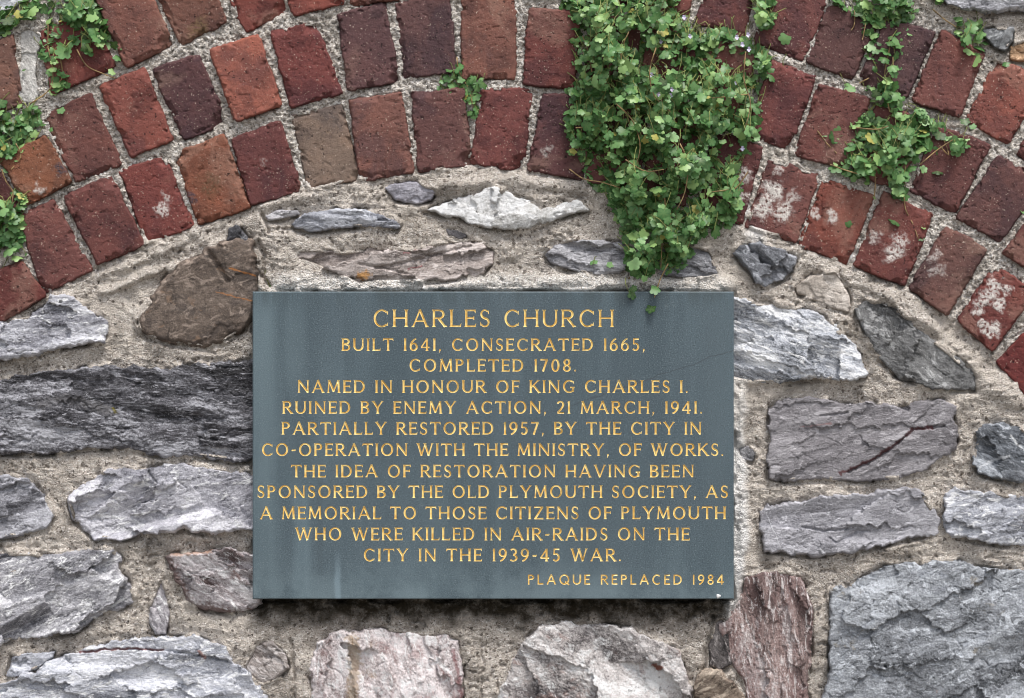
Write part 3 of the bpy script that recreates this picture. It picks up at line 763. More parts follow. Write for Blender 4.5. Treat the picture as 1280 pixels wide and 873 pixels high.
def make_stone(i, s):
    P = np.array(s['poly'], float)
    st = s.get('step', 1.15)
    x0, y0 = P.min(0) - 8; x1, y1 = P.max(0) + 8
    PX, PY = np.meshgrid(np.arange(x0, x1, st), np.arange(y0, y1, st))
    size = float(np.sqrt((P.max(0) - P.min(0)).prod()))
    wa = min(3.2, size * 0.035)
    wx = wa * fbm(PX, PY, 0.05, 4, 1000 + i, .6)
    wy = wa * fbm(PX, PY, 0.05, 4, 2000 + i, .6)
    jx = min(1.0, size / 60) * fbm(PX, PY, 0.24, 3, 2300 + i, .6)
    d = sdf(PX + wx + .55 * jx, PY + wy + .55 * jx, s['poly']) + 0.6
    cx, cy = P.mean(0)
    a = R(s.get('ang', 0))
    # u along the bedding, v across it
    U = (PX - cx) * math.cos(a) + (PY - cy) * math.sin(a)
    V = -(PX - cx) * math.sin(a) + (PY - cy) * math.cos(a)
    an = s.get('an', 2.5)
    wob = 4 * fbm(PX, PY, 0.03, 3, 3000 + i)
    bed = s.get('bed', 1.0) * (0.75 * ridged(U * 0.35 / an * 2, V + wob, 0.035, 5, 4000 + i, .58) - 0.9)
    # cleavage facets: nearest-seed planes with small steps between them
    rr = random.Random(50 + i)
    K = s.get('facn', max(6, min(30, int(size / 7.5))))
    bu0, bu1, bv0, bv1 = U.min(), U.max(), V.min(), V.max()
    best = np.full(PX.shape, 1e9); val = np.zeros(PX.shape); face = np.zeros(PX.shape)
    uw = U + 5 * fbm(PX, PY, 0.07, 3, 5000 + i); vw = V + 5 * fbm(PX, PY, 0.07, 3, 5100 + i)
    for k in range(K):
        su, sv = rr.uniform(bu0, bu1), rr.uniform(bv0, bv1)
        dd = ((uw - su) / an) ** 2 + (vw - sv) ** 2
        tu, tv, of = rr.gauss(0, .07), rr.gauss(0, .3), rr.gauss(0, .6)
        pl = tu * (U - su) + tv * (V - sv)
        pl = np.clip(pl, -4.2, 4.2) * 0.6 + of
        sel = dd < best
        val[sel] = pl[sel]; face[sel] = rr.random()
        best = np.minimum(best, dd)
    fac = s.get('fac', 4) * 0.55 * val
    big = s.get('fac', 4) * 0.42 * fbm(PX, PY, 2.0 / max(40, size), 3, 6000 + i)
    rough = s.get('rough', 1.0) * (0.38 * fbm(U / math.sqrt(an), V, 0.14, 4, 7000 + i, .6) + 0.35 * fbm(PX, PY, 0.4, 2, 7500 + i))
    n1 = np.abs(gnoise(U * 0.022 / math.sqrt(an) + 3, vw * 0.055, 9000 + i)); n2 = np.abs(gnoise(uw * 0.035, vw * 0.05 * an, 9100 + i))
    msk = sstep(-.15, .35, fbm(PX, PY, 0.02, 2, 9200 + i))
    ck = 2.6 * sstep(.055, 0, n1) * msk + 1.9 * sstep(.06, 0, n2) * sstep(-.1, .4, fbm(PX, PY, 0.03, 2, 9300 + i))
    soft = s.get('soft', 0.9)
    H = s['h'] * 0.85 + (bed + fac + rough) * soft + big - ck * soft * min(1, s.get('bed', 1) + .2)
    t = s.get('tilt', (0, 0))
    H = H + (PX - cx) * t[0] + (PY - cy) * t[1]
    tint = np.zeros(PX.shape + (4,))
    wq = 1.6 * fbm(PX, PY, 0.12, 3, 8000 + i)
    for (ln, w, dep) in s.get('cracks', []):
        q = linedist(PX + wq, PY + wq * .7, ln)
        H = H - dep * sstep(w * 1.3, w * .3, q)
        # one lip stands a little higher than the other
    for (lx, ly, lr, dep) in s.get('pits', []):
        q = np.hypot((PX - lx) / 1.6, PY - ly) + wq
        H = H - dep * sstep(lr, lr * .3, q)
    for (ln, w, c, al) in s.get('strokes', []):
        q = linedist(PX + wq, PY + wq * .8, ln) + 0.5 * w * fbm(PX, PY, 0.25, 2, 8100 + i)
        mk = sstep(w * 1.2, w * .4, q) * al
        up = mk > tint[..., 3]
        tint[..., :3][up] = lin(c)[:3]
        tint[..., 3] = np.maximum(tint[..., 3], mk)
    ed = s.get('edge', 8) * 0.62 * (0.62 + 0.6 * fbm(PX, PY, 0.035, 3, 8200 + i))
    ed = np.maximum(ed, 1.6)
    e = np.clip(d / ed, 0, 1)
    prof = (1 - (1 - e) ** 1.7) ** 0.55
    H = -14 + 14 * sstep(-1.5, 0.1, d) + prof * H
    pal = [tuple(q * .98 for q in s['pal'][0]), tuple(min(236, q * 1.12) for q in s['pal'][1]), tuple(min(240, q * 1.07) for q in s['pal'][2])]
    m = stone_material('stone_face', *pal, angle=-s.get('ang', 0) , aniso=s.get('an', 2.5), spots=s.get('spots'), grain=s.get('grain', 1.0), contrast=s.get('con', 1.0))
    o = grid_object('stone', PX, PY, H, d > -2.4, m, WALL, tint, {'face': .5 + (face - .5) * s.get('fv', 1.0)})
    if 'label' in s: o['label'] = s['label']
    POLYS.append((s['poly'], 'low' if s['h'] < 18 else 's'))

# ------------------------------------------------------------------ mortar
def make_mortar():
    st = 1.3
    xs = np.concatenate([np.arange(-420, -24, 6.0), np.arange(-24, 1304, st), np.arange(1304, 1700, 6.0)])
    ys = np.concatenate([np.arange(-330, -20, 6.0), np.arange(-20, 893, st), np.arange(893, 1200, 6.0)])
    PX, PY = np.meshgrid(xs, ys)
    near = np.full(PX.shape, 60.0)       # distance outside the nearest stone or brick
    below = np.zeros(PX.shape)           # right under an edge
    keep = np.ones(PX.shape, bool)
    sink = np.zeros(PX.shape)            # mortar does not run on behind the faces
    for (poly, kind) in POLYS + [([(PLQ[0], PLQ[1]), (PLQ[2], PLQ[1]), (PLQ[2], PLQ[3]), (PLQ[0], PLQ[3])], 'p')]:
        P = np.array(poly, float)
        x0, y0 = P.min(0) - 24; x1, y1 = P.max(0) + 24
        j0, j1 = np.searchsorted(xs, [x0, x1]); i0, i1 = np.searchsorted(ys, [y0, y1])
        if j1 <= j0 or i1 <= i0: continue
        sl = (slice(i0, i1), slice(j0, j1))
        d = sdf(PX[sl], PY[sl], poly)
        near[sl] = np.minimum(near[sl], np.maximum(-d, 0))
        dn = sdf(PX[sl], PY[sl] - 5, poly)
        below[sl] = np.maximum(below[sl], np.where(d < 2, sstep(-1.5, 3, dn), 0))
        keep[sl] &= d < 16
        a_, b_ = {'b': (1.0, 4.0), 's': (3.5, 9.0), 'low': (1.0, 5.0), 'p': (8.0, 9.0)}[kind]
        sink[sl] = np.maximum(sink[sl], sstep(a_, b_, d))
    rad = np.hypot(PX - ARC_C[0], PY - ARC_C[1])
    arch = sstep(ARC_R - 6, ARC_R + 4, rad) * sstep(ARC_R + 325, ARC_R + 310, rad)
    H = 8.5 + 5.0 * fbm(PX, PY, 0.013, 3, 11) + 2.2 * fbm(PX, PY, 0.05, 3, 12) + 0.8 * fbm(PX, PY, 0.16, 3, 13, .6) + 0.5 * fbm(PX, PY, 0.42, 2, 14) + 1.3 * ridged(PX * .35 + 6 * fbm(PX, PY, .02, 2, 61), PY, 0.09, 3, 62) * sstep(-.1, .4, fbm(PX, PY, .015, 2, 63))
    Ha = 8.6 + 1.6 * fbm(PX, PY, 0.02, 2, 15) + 2.2 * fbm(PX, PY, 0.09, 3, 16, .6) + 1.2 * fbm(PX, PY, 0.33, 2, 17) - 2.6 * sstep(.25, .6, fbm(PX, PY, .19, 2, 67))
    H = H * (1 - arch) + Ha * arch
    # pits and lost mortar
    pit = sstep(0.40, 0.75, fbm(PX, PY, 0.11, 2, 18))
    H = H - 4.0 * pit * sstep(-.25, .3, fbm(PX, PY, .012, 2, 64))
    # hollows under the stones' lower edges, patchy gaps beside them
    trench = sstep(-.25, .35, fbm(PX, PY, 0.016, 3, 19))
    H = H - below * (1.0 + 6.5 * trench)
    # smears drawn up over the edges of stones and bricks
    sm_ = sstep(-.05, .35, fbm(PX, PY, 0.02, 3, 65)) * sstep(7, 0, near) * (1 - below * trench)
    H = H + sm_ * (5.5 * (1 - arch) + 0.8 * arch) + 1.0 * sm_ * fbm(PX, PY, .12, 2, 66)
    gap = sstep(3.8, 0.8, near) * sstep(0.0, 0.45, fbm(PX, PY, 0.022, 3, 20)) * (1 - sm_)
    H = H - 6.5 * gap
    # joints swell up to the stone in the middle
    H = H + 1.6 * sstep(3, 9, near) * (1 - arch)
    wq = 2.0 * fbm(PX, PY, 0.08, 3, 21)
    for (ln, w, amp) in [([(128,366),(150,358),(190,340),(235,328)],6,7),([(120,345),(170,330),(232,302)],5,4),([(330,258),(352,250),(400,243)],8,5),([(545,235),(640,225),(735,238)],9,6),
                         ([(940,300),(1010,330),(1090,360),(1170,410)],12,4),([(1100,365),(1180,425),(1262,500)],14,5),
                         ([(322,300),(331,322),(328,345)],3,-9),([(328,268),(336,290)],2.5,-7),([(322,340),(336,356)],3,-8),([(700,870),(703,830)],2,-4),
                         ([(363,800),(368,840),(366,873)],2.4,-6),([(600,800),(604,830),(600,873)],2.2,-5),([(876,850),(884,810),(893,772)],3,-9)]:
        q = linedist(PX + wq, PY + wq * .6, ln)
        H = H + amp * sstep(w * 1.4, 0, q)
    # cement bedding the plaque: smoother, greyer, brought forward above and to the right
    top = sstep(26, 6, np.abs(PY - 357) * 1.3 + 6 * fbm(PX, PY, .02, 3, 22)) * sstep(330, 350, PX) * sstep(925, 900, PX)
    rgt = sstep(17, 6, np.abs(PX - 921) + 7 * fbm(PX, PY, .02, 3, 23)) * sstep(370, 420, PY) * sstep(790, 755, PY)
    lft = sstep(16, 5, np.abs(PX - 312)) * sstep(400, 440, PY) * sstep(720, 690, PY) * .4
    H = H + 7 * top * sstep(366, 360, PY) + 7 * rgt
    grey = np.clip(top * .95 + rgt * 1.0 + lft + arch * (0.55 + 0.3 * fbm(PX, PY, .015, 2, 24)), 0, 1)
    alg_shade = sstep(48, 14, PY - 749 + 12 * fbm(PX, PY, .03, 3, 25)) * (PY > 744) * sstep(298, 325, PX) * sstep(925, 900, PX) * 1.0  # mossy stain below the plaque, with the slab's shadow partly painted in
    alg_shade = np.maximum(alg_shade, 0.4 * sstep(.25, .7, fbm(PX, PY, .018, 3, 26)) * (1 - grey))
    white = np.clip(rgt * 0.7 * sstep(430, 620, PY) + rgt * .25 + top * .2, 0, 1)
    white = np.maximum(white, .85 * sstep(30, 8, np.hypot((PX - 925) * 1.5, (PY - 752) * .8) + 8 * fbm(PX, PY, .05, 3, 70)))
    for (bx, by, br) in [(944,292,16),(930,262,12),(1212,402,12),(1262,382,12),(1064,318,9),(1136,318,10),(214,272,6),(902,236,12)]:
        white = np.maximum(white, .8 * sstep(br * 1.2, br * .3, np.hypot(PX - bx, PY - by) + 6 * fbm(PX, PY, .09, 3, 71)))
    H = H - 12 * sink
    cmask = arch > 0.5
    sm = np.zeros_like(cmask)
    o = grid_object('mortar', PX, PY, H, keep & ~(cmask), M_MORTAR, WALL, None, {'grey': grey, 'algae_shade': alg_shade, 'white': white})
    # the joints of the arch overlap the bedding by one cell so no slit opens between them
    cm = cmask.copy()
    cm[1:] |= cmask[:-1]; cm[:-1] |= cmask[1:]; cm[:, 1:] |= cm[:, :-1].copy(); cm[:, :-1] |= cm[:, 1:].copy()
    o2 = grid_object('mortar', PX, PY, H, keep & cm, M_MORTAR, ARCH, None, {'grey': grey, 'algae_shade': alg_shade, 'white': white})

for i, (q, c, op) in enumerate(BR): make_brick(i, q, c, op)
for i, s in enumerate(STONES): make_stone(i, s)
make_mortar()

def box_faces():
    return [(0, 1, 2, 3), (7, 6, 5, 4), (0, 4, 5, 1), (1, 5, 6, 2), (2, 6, 7, 3), (3, 7, 4, 0)]
cx0, cx1, cz0, cz1, cy0, cy1 = -3.0, 3.0, -0.02, 3.2, 0.022, 0.5
core = py_object('rubble_core', [(cx0, cy0, cz0), (cx1, cy0, cz0), (cx1, cy0, cz1), (cx0, cy0, cz1), (cx0, cy1, cz0), (cx1, cy1, cz0), (cx1, cy1, cz1), (cx0, cy1, cz1)], box_faces(), M_CORE, WALL)

# ------------------------------------------------------------------ lettering
TH, TN = 0.16, 0.105       # thick and thin strokes, in cap heights

def arc(cx, cy, rx, ry, a0, a1, n=14):
    return [(cx + rx * math.cos(R(a0 + (a1 - a0) * k / n)), cy + ry * math.sin(R(a0 + (a1 - a0) * k / n))) for k in range(n + 1)]

class Glyph:
    """strokes of one letter; y up, cap height 1; each stroke = closed polygon + spine"""
    def __init__(s, serif, w, fine=1.0):
        s.serif = serif; s.w = w; s.polys = []; s.spines = []
        s.th = TH * fine if serif else 0.148; s.tn = TN * fine if serif else 0.148
    def poly(s, p):
        a = sum(p[i][0] * p[(i + 1) % len(p)][1] - p[(i + 1) % len(p)][0] * p[i][1] for i in range(len(p)))
        s.polys.append(p if a > 0 else p[::-1])
    def line(s, a, b, w, sa=0, sb=0):
        """straight stroke with slightly flared ends and optional serifs"""
        ax, ay = a; bx, by = b
        L = math.hypot(bx - ax, by - ay); ux, uy = (bx - ax) / L, (by - ay) / L
        nx, ny = -uy, ux
        h = w / 2
        if s.serif:
            prof = [(0, h * (1.12)), (min(.12, L * .3), h), (L - min(.12, L * .3), h), (L, h * 1.12)]
        else:
            prof = [(0, h), (L, h)]
        lft = [(ax + ux * t + nx * q, ay + uy * t + ny * q) for t, q in prof]
        rgt = [(ax + ux * t - nx * q, ay + uy * t - ny * q) for t, q in prof]
        s.poly(rgt + lft[::-1])
        s.spines.append([(ax + ux * h * .7, ay + uy * h * .7), (bx - ux * h * .7, by - uy * h * .7)])
        if s.serif:
            for (px, py, dr, on) in ((ax, ay, 1, sa), (bx, by, -1, sb)):
                if not on: continue
                # flat wedge serif lying along the cap line or base line
                top = py > .5
                sg = -1 if top else 1
                e = h + .062
                s.poly([(px - e, py), (px + e, py), (px + h * .9, py + sg * .085), (px - h * .9, py + sg * .085)])
    def curve(s, pts, wf, cap0=0, cap1=0):
        n = len(pts)
        L, Rr = [], []
        for i in range(n):
            p = pts[max(0, i - 1)]; q = pts[min(n - 1, i + 1)]
            dx, dy = q[0] - p[0], q[1] - p[1]; l = math.hypot(dx, dy) or 1
            w = wf(i / (n - 1), dx / l, dy / l) / 2
            L.append((pts[i][0] - dy / l * w, pts[i][1] + dx / l * w)); Rr.append((pts[i][0] + dy / l * w, pts[i][1] - dx / l * w))
        s.poly(L + Rr[::-1])
        s.spines.append(pts)
    def W(s):
        """thick where the stroke runs upright, thin where it runs level"""
        return lambda t, dx, dy: s.tn + (s.th - s.tn) * abs(dy) ** 1.3

def glyph(ch, serif=True, fine=1.0):
    g = {'A': .92, 'B': .64, 'C': .86, 'D': .84, 'E': .58, 'F': .56, 'G': .90, 'H': .82, 'I': .17, 'K': .78, 'L': .58, 'M': 1.0, 'N': .86, 'O': .98,
         'P': .62, 'Q': 1.0, 'R': .74, 'S': .56, 'T': .76, 'U': .82, 'V': .9, 'W': 1.28, 'Y': .84, 'Z': .74,
         '0': .66, '1': .20, '2': .58, '3': .56, '4': .68, '5': .56, '6': .62, '7': .58, '8': .60, '9': .62, '.': .14, ',': .16, '-': .36}[ch]
    G = Glyph(serif, g, fine)
    th, tn = G.th, G.tn
    w = g; t2 = th / 2; W = G.W()
    def stem(x, top=1, bot=1): G.line((x, 0), (x, 1), th, bot, top)
    if ch == 'A':
        G.line((.05, 0), (w * .5, 1.0), tn, 1, 0); G.line((w * .47, 1.02), (w - .06, 0), th, 0, 1); G.line((w * .22, .34), (w * .78, .34), tn)
    elif ch == 'B':
        stem(t2)
        G.curve([(t2, 1 - tn / 2)] + arc(w * .52, .76, w * .34, .24 - tn / 2, 90, -90) + [(t2, .52)], W)
        G.curve([(t2, .52)] + arc(w * .55, .27, w * .45 - t2 * .6, .27 - tn / 2, 90, -90) + [(t2, tn / 2)], W)
    elif ch in 'CG':
        G.curve(arc(w * .55, .5, w * .52 - t2 * .7, .5 - tn * .35, 48, 312, 22), W)
        if serif:
            G.poly([(w * .86, .86), (w * .97, .93), (w * .97, .70), (w * .90, .74)])
            if ch == 'C': G.poly([(w * .85, .10), (w * .95, .06), (w * .98, .26), (w * .92, .24)])
        if ch == 'G':
            G.line((w - t2 - .03, .06), (w - t2 - .03, .42), th, 0, 0)
            G.line((w - .32, .42), (w + .03, .42), tn)
    elif ch == 'D':
        stem(t2)
        G.curve([(t2, 1 - tn / 2)] + arc(w * .42, .5, w * .58 - t2, .5 - tn / 2, 90, -90, 20) + [(t2, tn / 2)], W)
    elif ch in 'EF':
        stem(t2)
        G.line((t2, 1 - tn / 2), (w, 1 - tn / 2), tn); G.line((t2, .52), (w * .86, .52), tn)
        if serif:
            G.poly([(w - .03, 1), (w + .03, 1), (w + .02, .79), (w - .04, .88)]); G.poly([(w * .86 - .02, .62), (w * .86 + .03, .62), (w * .86 + .03, .42), (w * .86 - .02, .42)])
        if ch == 'E':
            G.line((t2, tn / 2), (w, tn / 2), tn)
            if serif: G.poly([(w - .04, 0), (w + .03, 0), (w + .06, .22), (w - .02, .12)])
    elif ch == 'H':
        stem(t2); stem(w - t2); G.line((t2, .51), (w - t2, .51), tn)
    elif ch == 'I': stem(w / 2)
    elif ch == 'K':
        stem(t2); G.line((t2 + .03, .42), (w - .10, 1), tn, 0, 1); G.line((w * .36, .60), (w - .02, 0), th, 0, 1)
    elif ch == 'L':
        stem(t2); G.line((t2, tn / 2), (w, tn / 2), tn)
        if serif: G.poly([(w - .04, 0), (w + .03, 0), (w + .06, .24), (w - .02, .12)])
    elif ch == 'M':
        G.line((.07, 0), (.14, 1), tn, 1, 0); G.line((.13, 1), (w * .5, .1), th, 0, 0); G.line((w * .48, .06), (w - .14, 1), tn); G.line((w - .14, 1), (w - .08, 0), th, 0, 1)
        if serif: G.poly([(.02, 1), (.2, 1), (.18, .92), (.1, .92)]); G.poly([(w - .2, 1), (w - .02, 1), (w - .08, .92), (w - .18, .92)])
    elif ch == 'N':
        G.line((.08, 0), (.08, 1), tn, 1, 0); G.line((.06, .98), (w - .08, .04), th); G.line((w - .08, 0), (w - .08, 1), tn, 0, 1)
        if serif: G.poly([(-.03, 1), (.16, 1), (.13, .92), (.06, .92)])
    elif ch in 'OQ':
        a = [(w / 2 + (w / 2 - t2) * math.cos(R(q)), .5 + (.5 - tn * .35) * math.sin(R(q))) for q in range(85, 276, 10)]
        b = [(w / 2 + (w / 2 - t2) * math.cos(R(q)), .5 + (.5 - tn * .35) * math.sin(R(q))) for q in range(-95, 96, 10)]
        G.curve(a, W); G.curve(b, W)
        if ch == 'Q': G.line((w * .58, .30), (w - .02, -.04), th)
    elif ch in 'PR':
        stem(t2)
        G.curve([(t2, 1 - tn / 2)] + arc(w * .5, .73, w * (.5 if ch == 'P' else .42) - t2, .27 - tn / 2, 90, -90) + [(t2, .46 + tn / 2)], W)
        if ch == 'R': G.line((w * .46, .48), (w - .02, 0), th, 0, 1)
    elif ch == 'S':
        r = .27
        pts = arc(w * .5, .745, w * .42 - tn * .4, .255 - tn * .35, 35, 240, 14) + [(w * .5, .5)] + arc(w * .5, .262, w * .46 - tn * .4, .262 - tn * .35, 58, -148, 14)
        G.curve(pts, lambda t, dx, dy: tn + (th - tn) * math.exp(-((t - .5) / .2) ** 2))
        if serif: G.poly([(w * .80, .9), (w * .93, .96), (w * .93, .72), (w * .84, .78)]); G.poly([(w * .05, .06), (w * .16, .12), (w * .14, .22), (w * .03, .3)])
    elif ch == 'T':
        stem(w / 2, 0, 1); G.line((.0, 1 - tn / 2), (w, 1 - tn / 2), tn)
        if serif: G.poly([(-.03, 1), (.03, 1), (.05, .88), (-.05, .77)]); G.poly([(w - .03, 1), (w + .03, 1), (w + .05, .77), (w - .05, .88)])
    elif ch == 'U':
        G.line((t2, 1), (t2, .3), th, 1, 0); G.line((w - t2 * .8, 1), (w - t2 * .8, .3), tn + .02, 1, 0)
        G.curve([(t2, .4)] + arc(w * .5, .36, w * .5 - t2, .36 - tn * .4, 180, 360, 16) + [(w - t2, .4)], W)
    elif ch == 'V':
        G.line((.07, 1), (w * .52, 0), th, 1, 0); G.line((w * .5, .02), (w - .07, 1), tn, 0, 1)
    elif ch == 'W':
        G.line((.07, 1), (w * .29, 0), th, 1, 0); G.line((w * .28, .02), (w * .5, .95), tn); G.line((w * .48, 1), (w * .73, 0), th, 1, 0); G.line((w * .72, .02), (w - .07, 1), tn, 0, 1)
    elif ch == 'Y':
        G.line((.06, 1), (w * .5, .45), th, 1, 0); G.line((w * .5, .45), (w - .06, 1), tn, 0, 1); G.line((w / 2, 0), (w / 2, .5), th, 1, 0)
    elif ch == 'Z':
        G.line((.02, 1 - tn / 2), (w - .02, 1 - tn / 2), tn); G.line((w - .08, .98), (.08, .02), th); G.line((.02, tn / 2), (w, tn / 2), tn)
    elif ch == '0':
        a = [(w / 2 + (w / 2 - t2) * math.cos(R(q)), .5 + (.5 - tn * .35) * math.sin(R(q))) for q in range(85, 276, 10)]
        b = [(w / 2 + (w / 2 - t2) * math.cos(R(q)), .5 + (.5 - tn * .35) * math.sin(R(q))) for q in range(-95, 96, 10)]
        G.curve(a, W); G.curve(b, W)
    elif ch == '1':
        G.line((w * .55, 0), (w * .55, 1), th, 1, 0)
        if serif: G.poly([(w * .55 - .02, 1.0), (w * .55 - .14, .86), (w * .55 - .02, .88)])
    elif ch == '2':
        G.curve(arc(w * .48, .72, w * .40, .28 - tn * .35, 160, -35, 14) + [(w * .5, .30), (.06, tn * .8)], W); G.line((.04, tn * .6), (w, tn * .6), tn * 1.15)
    elif ch == '3':
        G.curve(arc(w * .42, .75, w * .40, .25 - tn * .35, 145, -90, 12), W); G.curve(arc(w * .42, .26, w * .48, .26 - tn * .35, 90, -145, 14), W)
    elif ch == '4':
        G.line((w * .70, 0), (w * .70, 1), th, 1, 0); G.line((w * .70, .97), (.02, .28), tn); G.line((.0, .27), (w, .27), tn)
    elif ch == '5':
        G.line((.10, 1 - tn / 2), (w - .04, 1 - tn / 2), tn * 1.1); G.line((.13, 1), (.10, .52), tn); G.curve([(.10, .54)] + arc(w * .44, .31, w * .48 - t2 * .5, .31 - tn * .35, 95, -145, 16), W)
    elif ch in '69':
        f = (lambda p: p) if ch == '6' else (lambda p: (w - p[0], 1 - p[1]))
        G.curve([f(p) for p in arc(w * .5, .32, w * .5 - t2 * .8, .32 - tn * .35, -100, 100, 16)], W)
        G.curve([f(p) for p in arc(w * .5, .32, w * .5 - t2 * .8, .32 - tn * .35, 80, 280, 16)], W)
        G.curve([f(p) for p in [(t2 * .85, .32), (t2 * 1.0, .52), (w * .30, .74), (w * .58, .92), (w * .82, .98)]], W)
    elif ch == '7':
        G.line((.0, 1 - tn / 2), (w, 1 - tn / 2), tn * 1.1); G.line((w - .05, .96), (w * .34, 0), th)
    elif ch == '8':
        for (cy, rx, ry) in ((.75, w * .40 - t2 * .5, .25 - tn * .35), (.26, w * .5 - t2 * .8, .26 - tn * .35)):
            G.curve(arc(w * .5, cy, rx, ry, 80, 280, 14), W); G.curve(arc(w * .5, cy, rx, ry, -100, 100, 14), W)
    elif ch == '.':
        G.poly(arc(w * .5, .075, .075, .075, 0, 324, 9)); G.spines.append([(w * .5 - .005, .075), (w * .5 + .005, .075)])
    elif ch == ',':
        G.poly(arc(w * .5, .075, .078, .078, 0, 324, 9)); G.poly([(w * .5 + .075, .07), (w * .5 - .05, -.17), (w * .5 - .085, -.15), (w * .5 - .01, .05)]); G.spines.append([(w * .5 - .005, .075), (w * .5 + .005, .075)])
    elif ch == '-':
        G.curve([(.02, .40), (.12, .45), (.24, .43), (.34, .48)], lambda t, dx, dy: .12)
    return G

LINES = [
 ('CHARLES CHURCH', 467, 766.5, 387.3, 408.9, True),
 ('BUILT 1641, CONSECRATED 1665,', 427.5, 806, 423.2, 438.6, True),
 ('COMPLETED 1708.', 512, 720, 449.0, 464.6, True),
 ('NAMED IN HONOUR OF KING CHARLES I.', 372.5, 859.5, 475.4, 491.2, True),
 ('RUINED BY ENEMY ACTION, 21 MARCH, 1941.', 353.5, 877.5, 501.6, 517.2, True),
 ('PARTIALLY RESTORED 1957, BY THE CITY IN', 352.5, 876.5, 527.6, 543.4, True),
 ('CO-OPERATION WITH THE MINISTRY, OF WORKS.', 327.5, 904, 554.4, 570.0, True),
 ('THE IDEA OF RESTORATION HAVING BEEN', 364.5, 867, 581.2, 596.8, True),
 ('SPONSORED BY THE OLD PLYMOUTH SOCIETY, AS', 321.8, 909.8, 607.0, 622.6, True),
 ('A MEMORIAL TO THOSE CITIZENS OF PLYMOUTH', 325.5, 907, 633.4, 649.2, True),
 ('WHO WERE KILLED IN AIR-RAIDS ON THE', 369.5, 861.5, 659.8, 675.6, True),
 ('CITY IN THE 1939-45 WAR.', 454.8, 776, 686.0, 701.8, True),
 ('PLAQUE REPLACED 1984', 660, 904.8, 718.4, 730.8, False),
]

